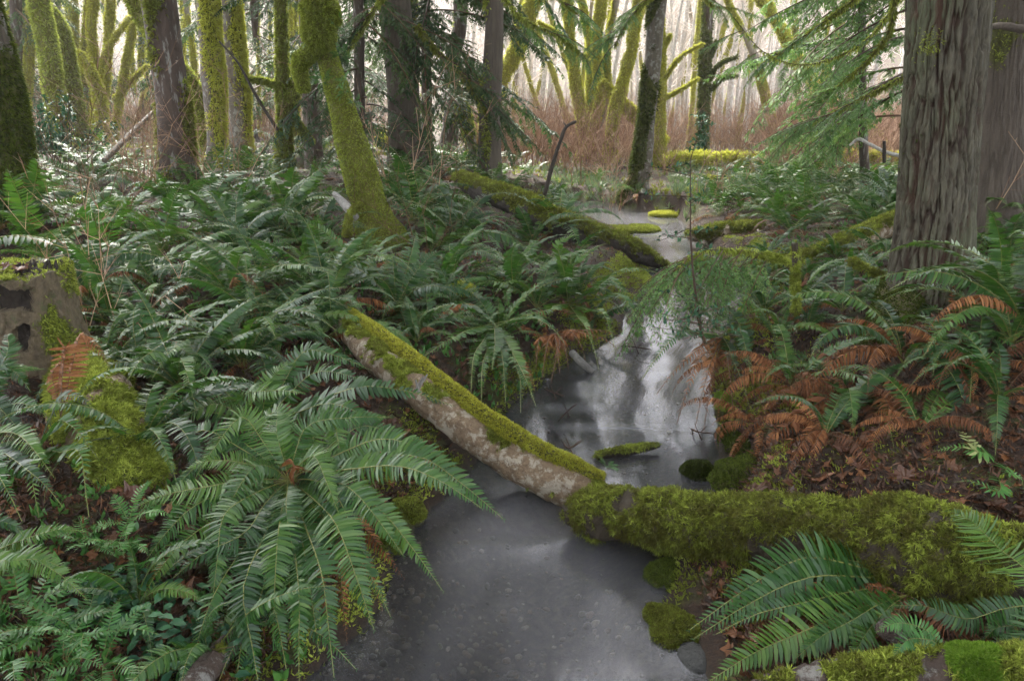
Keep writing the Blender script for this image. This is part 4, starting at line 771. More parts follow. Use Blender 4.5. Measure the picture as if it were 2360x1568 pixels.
BD = [bough_mesh(k, 2.4, [M['needle'], M['twig']], .35 + .1 * k, 1.25, .095, .3) for k in range(4)]
BLt = [bough_mesh(20 + k, 2.0, [M['needle_l'], M['twig']], .25 + .08 * k, 1.3, .085, .4, .8) for k in range(4)]
BS = [bough_mesh(40 + k, 1.0, [M['needle_l'], M['twig']], .35 + .1 * k, 1.8, .045, .6, .8, .004, .22) for k in range(3)]
def put_bough(t, me, p, az, el=0, s=1., roll=0, name='bough', clear=0):
    if clear:      # keep the air in front of the camera free
        for f in (.15, .4, .7, 1.):
            q = np.asarray(p) + np.array([math.cos(az) * math.cos(el), math.sin(az) * math.cos(el), math.sin(el) - .7 * f]) * 2.4 * s * f; x, y, zc = proj(q)
            if zc > 0 and -1200 < x < 3560 and y > -700 and zc < clear: return None
            if math.hypot(q[0], q[1]) < 2.6 and q[2] < 4.2: return None
    o = link(name, me, t); o.location = Vector(np.asarray(p) - np.array(t.location)) if t else Vector(p); o.rotation_euler = Matrix.Rotation(az, 3, 'Z').to_quaternion().to_matrix().to_euler() if False else (roll, -el, az); o.scale = (s, s, s); return o
def conifer(px, py, Y, wd, lb, nbg, z0, z1, lib, sz, seed, bark='dark', azc=None, azs=math.pi, group=None):
    t = tree('conifer', lb, 'tree', [(px, py, wd), (px - 4, 0, wd * .85)], Y, bark, .25, 0, group, nb=0, seed=seed, up=6, nu=40, nv=14); r = random.Random(seed); x, y, _ = at(px, 100, Y)
    for k in range(nbg):
        z = z0 + (z1 - z0) * (k + r.random()) / nbg; a = (azc if azc is not None else 0) + r.uniform(-azs, azs)
        put_bough(t, lib[r.randrange(len(lib))], (x, y, z), a, r.uniform(-.35, .1), sz * r.uniform(.7, 1.15), r.uniform(-.3, .3))
    return t
conifer(830, 335, 12, 30, 'dark young conifer with dense boughs behind the leaning mossy tree', 44, 1.2, 7, BD, .8, 61)
conifer(590, 330, 18, 24, 'dim green conifer between the mossy pair and the forked tree', 34, 1.6, 8, BD, 1.0, 62)
conifer(985, 330, 13.5, 26, 'conifer whose dark boughs droop down right toward the slim grey trunk', 26, 1.9, 6, BD, 1.15, 63, azc=-.5, azs=1.3)
conifer(40, 260, 20, 28, 'dim conifer deep in the grove at far left', 30, 1.5, 8, BD, 1.3, 64)
conifer(1990, 330, 11.5, 20, 'bright green conifer filling the gap left of the big furrowed trunk', 36, 1.1, 6.0, BLt, 1.0, 65, azc=math.pi, azs=1.8)
conifer(2100, 350, 9.5, 20, 'green conifer right behind the big furrowed trunk', 22, 1.6, 6, BLt, .95, 66, azc=math.pi, azs=1.5)
conifer(710, 300, 22, 24, 'far conifer behind the leaning mossy tree', 26, 2, 9, BD, 1.3, 67)
conifer(2340, 340, 12, 30, 'dark conifer filling the top right corner', 26, 2.2, 8, BD, 1.2, 68)
# boughs hanging into the picture from a conifer that stands left of the frame top: they belong to the trees named
def hanging(lb, pts, r0, lib, sprays, seed, bark='mosslog', s=.5, moss=True):
    t = thing('hanging_bough', at(*pts[0]), lb, 'branch'); o_ = np.array(t.location); P = np.array([at(*q) for q in pts]) - o_; g = G()
    V, Fs, k = trunk_geo(np.c_[P, np.linspace(r0 * .6, r0 * .15, len(P))], 40, 7, lumps(.25, 12), .7, seed); g.add(V, Fs, 0, k); build(g, 'limb', M[bark], t); r = random.Random(seed); C = bez(P, 60)
    for k in range(sprays):
        c = C[int(59 * (.25 + .75 * (k + .5) / sprays))]; o = link('spray', lib[k % len(lib)], t); o.location = Vector(c); o.rotation_euler = (r.uniform(-.4, .4), r.uniform(.1, .7), r.uniform(-1.2, 1.2) + (0 if P[-1][0] > P[0][0] else math.pi)); q = s * r.uniform(.7, 1.2); o.scale = (q, q, q)
    if moss:
        g = G(); q, nn = sample(V, Fs, 500); blades(g, q, nn, 3, r0 * 1.5, r0 * .3, .9, .9); build(g, 'moss', M['moss'], t, smooth=False)
    return t
hanging('thin mossy limb crossing the yellow clump and ending in a green spray', [(1150, -20, 10), (1200, 40, 10), (1290, 85, 10.2), (1350, 130, 10.4)], .03, BLt, 7, 1, s=.30)
hanging('dark conifer bough drooping in front of the slim curving trunk', [(960, 60, 11.5), (1010, 120, 11.5), (1070, 180, 11.5), (1120, 260, 11.5)], .04, BD, 9, 2, s=.5)
hanging('green spray hanging at the top left of the dark trunk by the stream', [(1530, -40, 10.5), (1480, 10, 10.5), (1440, 60, 10.5), (1415, 110, 10.5)], .03, BLt, 8, 3, s=.36)
hanging('drooping bough at the top edge between the yellow clump stems', [(1260, -40, 11), (1290, 0, 11), (1330, 30, 11)], .02, BLt, 6, 4, s=.35)
hanging('long thin bare-tipped bough sweeping down left from the top right', [(2085, -20, 7), (2000, 90, 7.2), (1850, 150, 7.5), (1760, 120, 7.8), (1690, 40, 8)], .02, BLt, 5, 5, s=.22)
hanging('mossy limb sloping down left beside the bright leaning trunk', [(1980, -10, 8), (1900, 50, 8), (1830, 100, 8.2), (1750, 150, 8.4)], .025, BLt, 5, 6, s=.25)
hanging('mossy limb hung with strands left of the big furrowed trunk', [(2065, -20, 6), (2050, 70, 6), (2000, 140, 6.1), (1930, 200, 6.3)], .02, BLt, 4, 7, s=.22)
hanging('low green bough with fresh needles over the right flat', [(2095, 170, 8), (2000, 220, 8.2), (1900, 270, 8.5), (1830, 300, 8.7)], .025, BLt, 9, 8, s=.36)
hanging('short green spray at the top between the slim black trunk and the leaning one', [(1600, -40, 11), (1640, 10, 11), (1700, 20, 11)], .02, BLt, 5, 9, s=.25)
hanging('dark bough at the top left of the brown conifer trunk', [(900, -30, 10.5), (850, 40, 10.5), (800, 120, 10.5)], .03, BD, 7, 10, s=.5)
hs_ = hanging('hemlock spray hanging low over the stream from the right bank', [(1850, 600, 4.6), (1780, 590, 4.6), (1690, 575, 4.5), (1600, 585, 4.4), (1560, 620, 4.3)], .018, BS, 30, 11, s=.62)
# overhead canopy: unseen limbs added above the frame to shade the near bank and water
r = random.Random(5)
for k in range(90):
    a = r.uniform(-3.1, 3.1); z = r.uniform(4, 11); put_bough(bt_, BD[k % 4], np.array([Vector(bt_.location)[0] + .3, bt_.location[1], z]), a, r.uniform(-.2, .2), r.uniform(1.2, 2.4), clear=11)
for t_, nm_, tp_, Y_ in list(REG):
    if nm_ == 'conifer' and Y_ < 16 and t_.name != bt_.name:
        for k in range(22):
            z = r.uniform(7.5, 15); put_bough(t_, BD[k % 4], np.array(t_.location) + [tp_[0] * .8, tp_[1] * .8, z], r.uniform(-3.1, 3.1), r.uniform(-.2, .3), r.uniform(1.4, 2.2), clear=9)
cv = thing('conifer', (-3.4, 1.6, h1(-3.4, 1.6)), 'tall conifer standing left of the camera whose limbs shade the bank', 'tree'); g = G(); V, Fs, k = trunk_geo(np.array([[0, 0, -.3, .3], [0, 0, 3, .25], [0, 0, 11, .15]]), 30, 16, lumps(.08, 4), .3, 1); g.add(V, Fs, 0, k); build(g, 'trunk', M['fir'], cv)  # out-of-view tree, put in for the shade of its limbs
for k in range(90):
    a = r.uniform(-3.1, 3.1); z = r.uniform(4, 11); put_bough(cv, BD[k % 4], np.array([-3.4, 1.6, z]), a, r.uniform(-.3, .15), r.uniform(1.2, 2.1), clear=9)

# ---------------------------------------------------------------- logs, stumps, stones
def maple_leaf(seed, s=1.):
    q = random.Random(seed); ang = [-2.6, -2.0, -1.75, -1.25, -.95, -.55, -.3, 0, .3, .55, .95, 1.25, 1.75, 2.0, 2.6]; rad = [.35, .62, .34, .85, .5, .55, .62, 1.0, .62, .55, .5, .85, .34, .62, .35]
    n = len(ang); o = [(rd * q.uniform(.9, 1.1) * math.cos(a), rd * math.sin(a)) for a, rd in zip(ang, rad)]; cz = q.uniform(.15, .5); V = [(-.2, 0, 0)] + [(x * .62, y * .62, cz * (abs(y) ** 1.6) * .45 + q.uniform(-.04, .10)) for x, y in o] + [(x * .3, y * .3, q.uniform(0, .05)) for x, y in o]
    Fs = []; 
    for i in range(n - 1): Fs += [(0, n + 1 + i, n + 2 + i), (n + 1 + i, 1 + i, 2 + i), (n + 1 + i, 2 + i, n + 2 + i)]
    return np.array(V) * s, np.array(Fs)
ml = [maple_leaf(k) for k in range(8)]
mlm = []
for k in range(8): g = G(); g.add(ml[k][0], ml[k][1], 0, .5); g.add(*(lambda a: (a[0], a[1]))(tube(np.array([[-.2, 0, 0, .012], [-.45, .03, .03, .009], [-.7, .02, .02, .007]]), 6, 4, None, False)), 0, .3); mlm.append(g.mesh('maple_leaf', M['maple'], False))
LEAF_LATER = mlm[0]
def log(name, lb, cat, pts, bark, amt, nb, ln, seed, lump=.15, nu=80, nv=36, moss='moss', top=True, group=None, capend=True, extra=None, topw=.55):
    """pts rows: world x y z radius"""
    P = np.array(pts, float); org = P[0, :3].copy(); org = np.r_[org[:2], h1(*org[:2])]; t = thing(name, org, lb, cat, group); Pl = P - np.r_[org, 0]
    V, Fs = tube(Pl, nu, nv, lumps(lump, 3.0 / max(.05, P[:, 3].max()) * .35, .45, seed)); S = smooth_path(Pl, nu)[:, :3]; upn = np.r_[nrm(V[:nu * nv] - np.repeat(S, nv, 0))[:, 2], 0, 0]
    k = np.clip((.5 + (fbm(V * 9, 4, seed) - .5) * 1.7 + (amt - .5) + (topw * upn if top else 0) - .45) * 5, 0, 1); g = G(); g.add(V, Fs, 0, k); build(g, 'wood', M[bark], t)
    if nb and len(sample(V, Fs, 4, k)[0]):
        g = G(); q, nn = sample(V, Fs, nb, k); a = np.clip(fbm(q * 26, 3, seed + 1) * 2.0 - .5 + .15 * nn[:, 2] + rng.normal(0, .28, nb), 0, 1); blades(g, q, nn, 2, ln * .9, ln * .22, 1.1, .25, a=a * .7)
        kq = rng.permutation(nb)[:nb // 6]; kl = np.clip(fbm(q[kq] * 18, 3, seed + 2) * 1.5 - .3 + rng.normal(0, .26, len(kq)), 0, 1); blades(g, q[kq] + nn[kq] * (ln * rng.random((len(kq), 1))), nn[kq], 9, ln * 1.55, ln * .26, 1.3, .3, a=kl); build(g, 'moss', M[moss], t, smooth=False)
    return t, V, Fs
def W(px, py, z, r): return np.r_[pl(px, py, z), r]
# thick mossy log
tl, V, Fs = log('fallen_log', 'thick moss-blanketed log lying across the right of the stream', 'log', [W(1300, 1185, .10, .045), W(1345, 1178, .11, .09), W(1450, 1190, .14, .105), W(1650, 1212, .19, .115), W(1850, 1235, .25, .125), W(2050, 1258, .32, .14), W(2200, 1278, .37, .145), W(2290, 1295, .4, .12), W(2420, 1305, .42, .1)], 'mosslog', .66, 66000, .011, 3, .34, 240, 90, topw=.12)
# barkless log
bl, V, Fs = log('fallen_log', 'barkless tan log with a moss ridge slanting over the stream', 'log', [W(785, 745, .50, .05), W(830, 790, .47, .07), W(950, 890, .38, .085), W(1080, 985, .26, .095), W(1200, 1060, .15, .105), W(1300, 1115, .08, .10), W(1375, 1160, .03, .08)], 'log', .16, 20000, .010, 5, .16, 200, 70, topw=.38)
o_ = np.array(bl.location); rid = np.array([W(795, 728, .55, .02), W(880, 790, .52, .03), W(1000, 885, .42, .032), W(1120, 980, .32, .034), W(1230, 1050, .22, .036), W(1330, 1105, .13, .045), W(1385, 1125, .10, .035)]) - np.r_[o_, 0]; rid[:, :3] += [.01, .05, .02]
Vr, Fr, kr = trunk_geo(rid, 110, 14, lumps(.35, 14), 1, 5); g = G(); g.add(Vr, Fr, 0, kr); build(g, 'ridge', M['mosslog'], bl); g = G(); q, nn = sample(Vr, Fr, 14000); blades(g, q, nn, 5, .012, .003, 1.1, .2); build(g, 'moss', M['moss_y'], bl, smooth=False)
g = G()
for a_, b_ in [((955, 905, 3.15), (975, 868, 3.12)), ((960, 900, 3.15), (985, 862, 3.15)), ((965, 905, 3.1), (958, 875, 3.1))]: twig(g, [at(*a_) - o_, at(*b_) - o_], .008, .004, 5, 0, 0)
build(g, 'twig_stub', M['grey_wood'], bl)
# cut stump
p = np.r_[pl(120, 885, .42)]; st = thing('cut_stump', p, 'cut tree stump with pale cracked bark, a dark rotten hole and mossy rim', 'stump'); sx = depth(p) / F
SP_ = np.array([[0, 0, -.12, 118 * sx], [-.02, 0, .08, 112 * sx], [-.03, 0, .25, 104 * sx], [-.03, 0, .42, 98 * sx], [-.035, 0, .585, 98 * sx]])
def stdisp(Pp, Nn, u, th, r):
    lob = .05 * np.sin(th * 2 + .5) + .03 * np.sin(th * 5); n = np.abs(fbm(np.c_[np.cos(th) * 4, np.sin(th) * 4, Pp[:, 2] * 5], 3, 50) - .5) * 2
    hx, hz = Pp[:, 0], Pp[:, 2]; jag = (fbm(np.c_[hx * 16, hz * 14, hx * 0], 3, 51) - .5) * .08
    hole = ((np.abs(hx - .02 + jag) < .085) & (np.abs(hz - .49 + jag * .7) < .06)) | ((np.abs(hx - .045 + jag * .5) < .025) & (np.abs(hz - .30 + jag) < .055)); hole &= Pp[:, 1] < 0; stdisp.h = hole
    return r * lob - .012 * (1 - sst(0, .12, n)) + (fbm(Pp * 30, 3, 52) - .5) * .018 - hole * .06
V, Fs = tube(SP_, 220, 260, stdisp); V[:, 2] += sst(.42, .58, V[:, 2]) * (fbm(V * [9, 9, 0], 3, 58) - .5) * .14; mk_ = np.clip((fbm(V * 6, 3, 53) - .5) * 5 + (np.abs(V[:, 0]) > .15) * .7 + (V[:, 2] > .57) * .5 - (np.abs(V[:, 0]) < .13) * .6, 0, 1)
hole = np.r_[stdisp.h, False, False]; g = G(); g.add(V, [Fs[0], Fs[1], Fs[2]], 0, mk_); hf = hole[Fs[0]].sum(1) > 2; mi = g.M[0]; mi[hf] = 1; build(g, 'wood', [M['stump'], M['black_wood']], st)
g = G(); q, nn = sample(V, Fs, 14000, mk_ * ~hole); blades(g, q, nn, 4, .014, .0035, 1.1, .3); tq = rng.normal(0, 1, (5000, 2)); tq = tq / np.linalg.norm(tq, axis=1)[:, None] * rng.uniform(.75, 1.02, (5000, 1)) * 95 * sx; q = np.c_[tq[:, 0] - .035, tq[:, 1], np.full(5000, .585)]; q = q[fbm(q * 8, 2, 6) > .62]; blades(g, q, np.tile([[0, 0, 1.]], (len(q), 1)), 5, .014, .004, 1, .2); build(g, 'moss', M['moss'], st, smooth=False)
g = G()
for k in range(26):
    a_ = rng.uniform(-.02, .12), rng.uniform(-.1, .1); h_ = rng.uniform(.01, .05); twig(g, [(a_[0], a_[1], .56), (a_[0] + rng.normal(0, .01), a_[1], .585 + h_ * .6), (a_[0] + rng.normal(0, .02), a_[1], .585 + h_)], .011, .003, 5, 0, 0)
build(g, 'splinters', M['black_wood'], st)
for k, (dx, dy) in enumerate([(-.05, -.08), (.03, -.1), (-.1, -.02), (.0, -.03)]):
    o = link('maple_leaf', LEAF_LATER, None, np.array(st.location) + [dx, dy, .61]); o.rotation_euler = (.4 - k * .2, .3 * k - .4, k * 1.7); o.scale = (.085,) * 3
    tag(o, ['curled brown maple leaf on the front rim of the cut stump', 'folded brown maple leaf right on the stump rim', 'brown maple leaf on the left of the stump top', 'brown maple leaf in the middle of the stump top'][k], 'leaf')
# mossy logs and mounds
log('fallen_log', 'stubby mossy log end below the cut stump with bare pinkish wood', 'log', [W(180, 860, .48, .12), W(203, 905, .48, .165), W(225, 980, .46, .165), W(270, 1070, .38, .15), W(320, 1150, .3, .13), W(345, 1200, .2, .09)], 'log', .34, 24000, .013, 7, .18, 100, 60)
log('moss_mound', 'low mossy mound at the left edge above the light green ferns', 'mound', [W(-80, 1330, .25, .12), W(0, 1340, .24, .11), W(100, 1355, .22, .09), W(215, 1385, .18, .04)], 'mosslog', .85, 14000, .012, 8, .25, 60, 40, 'moss_dark')
log('moss_mound', 'dark mossy hump at the left edge above the low mound', 'mound', [W(-60, 1150, .3, .1), W(40, 1170, .3, .1), W(150, 1190, .3, .06)], 'mosslog', .6, 8000, .012, 9, .25, 60, 40, 'moss_dark')
log('half_buried_log', 'dark log half buried at the bottom edge under the giant fern', 'log', [W(550, 1455, .15, .03), W(520, 1490, .15, .035), W(470, 1550, .17, .04), W(430, 1600, .17, .04)], 'dark', .05, 200, .01, 10, .1, topw=.1)
log('fallen_log', 'long rotten mossy log slanting down the left bank into the stream', 'log', [W(1060, 412, .80, .10), W(1110, 438, .76, .13), W(1170, 460, .70, .14), W(1240, 492, .60, .14), W(1310, 522, .50, .13), W(1380, 548, .40, .13), W(1450, 575, .26, .12), W(1500, 598, .1, .08), W(1538, 615, .0, .03)], 'black_wood', .36, 16000, .02, 12, .22, 160, 40, topw=.75)
for k, (x0, x1, y, z, r_, am, lb) in enumerate([(1540, 1752, 376, .5, .19, .75, 'straight yellow mossy log beyond the stream at the foot of the slim black trunk'), (1590, 1700, 423, .2, .06, .8, 'low thin mossy log lying in the far sedge'), (1870, 2085, 374, .7, .14, .75, 'mossy log on the far flat left of the big furrowed trunk'),
                                               (1590, 1800, 445, .2, .05, .7, 'thin half-sunk mossy log in front of the low thin one'), (880, 960, 330, .95, .14, .6, 'mossy stub log behind the ferns beside the leaning mossy tree'), (260, 350, 262, 1.0, .06, .9, 'thin mossy log deep in the left grove')]):
    log('fallen_log', lb, 'log', [W(x0, y, z, r_), W((x0 + x1) / 2, y + 1, z, r_ * 1.05), W(x1, y + 2, z, r_ * .95)], 'mosslog', am, 5000, .06, 20 + k, .2, 60, 20, 'moss_y', topw=.7)
log('fallen_log', 'slanting rotten brown log with a mossy top left of the big trunk', 'log', [W(1760, 640, .35, .05), W(1880, 590, .5, .07), W(1990, 545, .62, .09), W(2090, 505, .72, .1)], 'log', .25, 6000, .02, 31, .2, topw=.8)
log('fallen_log', 'low brown log along the right bank behind the hemlock spray', 'log', [W(1620, 650, .10, .03), W(1720, 630, .22, .04), W(1830, 600, .36, .04)], 'log', .2, 2500, .02, 32, .2)
log('fallen_log', 'crumbling log at the stream edge with rusty leaves, right flat', 'log', [W(1585, 545, .14, .06), W(1660, 535, .2, .1), W(1760, 525, .28, .09)], 'log', .45, 3500, .025, 33, .35, topw=.6)
for k, (pts, r0, lb) in enumerate([([(1760, 590, 4.6), (1800, 600, 4.5), (1832, 630, 4.4)], .022, 'mossy stick sloping to the right bank, hung with moss'), ([(1832, 560, 4.4), (1832, 600, 4.4), (1835, 720, 4.2)], .02, 'upright moss-draped snag on the right bank'),
                                   ([(1960, 600, 4.6), (2040, 640, 4.4), (2090, 660, 4.3)], .018, 'thin mossy stick running to the big trunk'), ([(2060, 1095, 2.75), (2110, 1130, 2.65), (2175, 1185, 2.5)], .022, 'mossy stick leaning on the thick mossy log'),
                                   ([(800, 545, 5.6), (805, 500, 5.8), (830, 470, 6.2)], .025, 'thin mossy stick rising to the foot of the leaning mossy tree')]):
    P = np.array([at(*q) for q in pts]); log('mossy_stick', lb, 'branch', np.c_[P, np.linspace(r0, r0 * .6, 3)], 'mosslog', .8, 2200, .012, 40 + k, .3, 40, 10)
def blob(name, lb, cat, px, py, z, w_, h_, d_, bark, amt, nb, ln, seed, moss='moss', rotz=0, jag=.25, group=None):
    p = pl(px, py, z); sx = depth(p) / F; t = thing(name, p, lb, cat, group); n1_, n2_ = 40, 26; th = np.linspace(0, 2 * np.pi, n1_, endpoint=False); ph = np.linspace(-1.5, 1.57, n2_)
    D_ = np.array([[math.cos(a) * math.cos(b), math.sin(a) * math.cos(b), math.sin(b)] for b in ph for a in th]); rr = 1 + (fbm(D_ * 1.6 + seed, 3, seed) - .5) * jag * 2.4 + (fbm(D_ * 6, 2, seed + 2) - .5) * .2
    V = D_ * rr[:, None] * np.array([w_ * sx / 2, d_, h_ * sx / 2]); c_, s_ = math.cos(rotz), math.sin(rotz); V = V @ np.array([[c_, s_, 0], [-s_, c_, 0], [0, 0, 1]])
    i = np.arange(n2_ - 1)[:, None] * n1_; j = np.arange(n1_)[None]; Fq = np.stack([i + j, i + (j + 1) % n1_, i + n1_ + (j + 1) % n1_, i + n1_ + j], -1).reshape(-1, 4)
    k = np.clip((fbm(V * 14, 3, seed) + amt - .5 + .3 * D_[:, 2] - .4) * 5, 0, 1); g = G(); g.add(V, [Fq], 0, k); build(g, 'stone', M[bark], t)
    if nb: g = G(); q, nn = sample(V, Fq, nb, k * (V[:, 2] > -.005)); blades(g, q, nn, 5, ln, ln * .26, 1.1, .15); build(g, 'moss', M[moss], t, smooth=False)
    return t
blob('mossy_rock', 'small round mossy rock alone midstream', 'rock', 1607, 1090, .0, 74, 60, .06, 'rock', .6, 5000, .009, 1, 'moss_dark')
blob('mossy_rock', 'mossy rock in the water under the thick mossy log', 'rock', 1540, 1330, .0, 105, 50, .08, 'rock', .55, 5000, .010, 2, 'moss_dark', jag=.5)
blob('mossy_rock', 'green mossy rock at the right edge of the near pool', 'rock', 1555, 1448, .0, 130, 62, .09, 'rock', .6, 6000, .010, 3, jag=.55)
blob('wet_rock', 'bare grey wet rock at the bottom right of the pool', 'rock', 1605, 1520, -.01, 80, 50, .07, 'rock', -.6, 0, .01, 4)
blob('mossy_rock', 'moss cushion at the waterline right of the giant fern', 'rock', 940, 1185, .03, 75, 80, .06, 'rock', .8, 3500, .010, 6)
blob('mossy_rock', 'dark mossy stone just below the moss cushion', 'rock', 900, 1255, .02, 70, 60, .06, 'rock', .5, 2500, .010, 7, 'moss_dark')
blob('mossy_rock', 'bright green moss cushion on the edge of the right bank', 'rock', 1665, 935, .12, 34, 70, .04, 'rock', .9, 5000, .008, 8, 'moss_bright', jag=.5)
blob('mossy_bank', 'rounded mossy lip of the right bank behind the thick mossy log', 'mound', 1725, 1118, .09, 140, 90, .2, 'mosslog', .5, 12000, .009, 9, 'moss_dark', jag=.5)
blob('mossy_bank', 'mossy undercut edge of the right bank midway up', 'mound', 1688, 1030, .09, 50, 80, .16, 'mosslog', .45, 5000, .009, 10, 'moss_dark', jag=.55)
blob('mossy_islet', 'mossy islet in the upper stream, left one of two', 'islet', 1420, 532, .01, 90, 16, .3, 'mosslog', .6, 4000, .03, 11)
blob('mossy_islet', 'mossy islet in the upper stream, right one of two', 'islet', 1480, 529, .01, 75, 15, .25, 'mosslog', .6, 4000, .03, 12)
blob('mossy_hump', 'bright yellow moss hump at the far end of the stream', 'mound', 1535, 496, .01, 75, 14, .2, 'mosslog', .9, 4000, .03, 13, 'moss_y')
blob('mossy_rock', 'mossy rock in the riffle beside the hemlock spray', 'rock', 1620, 615, .02, 60, 45, .15, 'rock', .6, 3000, .015, 14)
blob('moss_clump', 'yellow moss clump on the leafy slope of the left bank', 'mound', 1065, 670, .46, 60, 45, .1, 'mosslog', .95, 4500, .014, 15, 'moss_y')
blob('moss_clump', 'small mossy lump at the foot of the bare stems', 'mound', 200, 465, .72, 55, 45, .1, 'mosslog', .7, 3500, .016, 16)
blob('moss_ball', 'vivid green moss ball on the broken log end at the bottom right', 'mound', 2258, 1540, .32, 120, 85, .07, 'mosslog', .95, 9000, .014, 17, 'moss_bright', jag=.3)
log('fallen_log', 'brown rotten log along the bottom edge with a jagged orange end', 'log', [W(1740, 1610, .2, .05), W(1900, 1580, .22, .06), W(2080, 1560, .25, .06), W(2200, 1545, .29, .06), W(2420, 1565, .33, .06)], 'dark', .42, 14000, .012, 51, .35, topw=.2)
blob('broken_end', 'charred jagged break of the log beside the vivid moss ball', 'log end', 2190, 1515, .3, 60, 50, .04, 'black_wood', -.6, 0, .01, 18, jag=.6)
# dark driftwood stick midstream, thin twigs, cut disc
log('driftwood', 'dark mossy driftwood stick floating midstream', 'branch', [W(1375, 1052, .02, .018), W(1420, 1042, .03, .025), W(1470, 1035, .03, .022), W(1520, 1026, .035, .01)], 'black_wood', .45, 1800, .008, 60, .3)
log('driftwood', 'grey broken log stub poking out of the left bank into the water', 'log', [W(1318, 812, .10, .026), W(1340, 835, .06, .026), W(1366, 857, .0, .022)], 'grey_wood', -.4, 0, .01, 61, .12)
log('white_branch', 'white broken branch beside the foot of the leaning mossy tree', 'branch', [np.r_[at(770, 445, 6.3), .02], np.r_[at(792, 468, 6.2), .035], np.r_[at(818, 500, 6.0), .035]], 'grey_wood', -.5, 0, .01, 62, .1)
log('white_branch', 'pale fallen branch in the grove behind the bare stems', 'branch', [np.r_[at(240, 370, 8.6), .03], np.r_[at(300, 310, 9.2), .035], np.r_[at(352, 258, 9.8), .02]], 'mid', -.4, 0, .01, 63, .1)
def stick(name, lb, pts, r0, r1, mt='black_wood', cat='stick', br=()):
    P = np.array([at(*q) for q in pts]); t = thing(name, P[0], lb, cat); g = G(); V, Fs = tube(np.c_[P - P[0], np.linspace(r0, r1, len(P))], 40, 8, lumps(.2, 14)); g.add(V, Fs, 0, 0)
    for b in br: twig(g, [at(*q) - P[0] for q in b], r1 * .8, r1 * .3, 5, 0, 0)
    build(g, 'wood', M[mt], t); return t
stick('dead_stick', 'dark slanting stick with a forked tip in front of the red brush', [(1255, 450, 9.5), (1272, 385, 9.5), (1290, 330, 9.5), (1308, 290, 9.5), (1328, 280, 9.5)],   .028, .018, br=[[(1306, 293, 9.5), (1298, 280, 9.5)]])
stick('dead_stick', 'thin black stick leaning between the mossy pair and the forked tree', [(640, 300, 10.6), (590, 220, 10.6), (545, 140, 10.6), (505, 95, 10.6)], .025, .012)
stick('white_twig', 'whitish bent branch above the far mossy log at right', [(1958, 335, 9.5), (1975, 322, 9.5), (2000, 330, 9.3), (2040, 350, 9.1), (2085, 362, 9.0)], .018, .022, 'alder')
stick('dead_post', 'short upright broken stick left of the big trunk', [(2038, 375, 8.6), (2038, 325, 8.6)], .022, .02)
for k, (a_, b_, c_) in enumerate([((1285, 972), (1310, 945), (1330, 930)), ((1295, 1015), (1318, 1030), (1340, 1015)), ((1255, 895), (1280, 905), (1300, 912)), ((1430, 795), (1470, 800), (1500, 805)), ((1590, 985), (1615, 995), (1640, 998))]):
    t = thing('snagged_twigs', pl(*a_, .0), ['little dark snag with foam behind it, midstream', 'forked dark twigs sticking out just above the driftwood stick', 'dark twigs caught at the left waterline', 'twig debris under the wide fern on the left bank', 'wet twigs below the hanging dead fronds'][k], 'twigs'); o_ = np.array(t.location); g = G(); p0, p1, p2 = pl(*a_, -.02), pl(*b_, .04), pl(*c_, .05)
    twig(g, [p0 - o_, p1 - o_, p2 - o_], .006, .003, 5, 0, .1); twig(g, [p1 - o_, p1 - o_ + [.04, .02, .03]], .004, .002, 4, 0, .1); twig(g, [p1 - o_ + [.01, 0, -.05], p1 - o_ + [-.03, .03, .04]], .005, .002, 4, 0, .1); build(g, 'wood', M['twig'], t)
p = pl(2060, 1450, .27); t = thing('shelf_fungus', p, 'dark ringed bracket fungus among brown leaves at the bottom right', 'fungus'); g = G(); th = np.linspace(0, 2 * np.pi, 40, endpoint=False); V = []; 
for i in range(15):
    rr = i / 14; V += [[math.cos(a) * .055 * rr * (1 + .05 * math.sin(3 * a)), math.sin(a) * .038 * rr, .012 * math.cos(rr * 1.4) + .0022 * math.sin(rr * 28)] for a in th]
i = np.arange(14)[:, None] * 40; j = np.arange(40)[None]; Fq = np.stack([i + j, i + (j + 1) % 40, i + 40 + (j + 1) % 40, i + 40 + j], -1).reshape(-1, 4); V = np.array(V); g.add(V, Fq, 0, 0); g.add(V * [1, 1, -.4] - [0, 0, .004], Fq[:, ::-1], 0, 0); o = build(g, 'cap', M['dark'], t); o.rotation_euler = (.5, 0, .2)

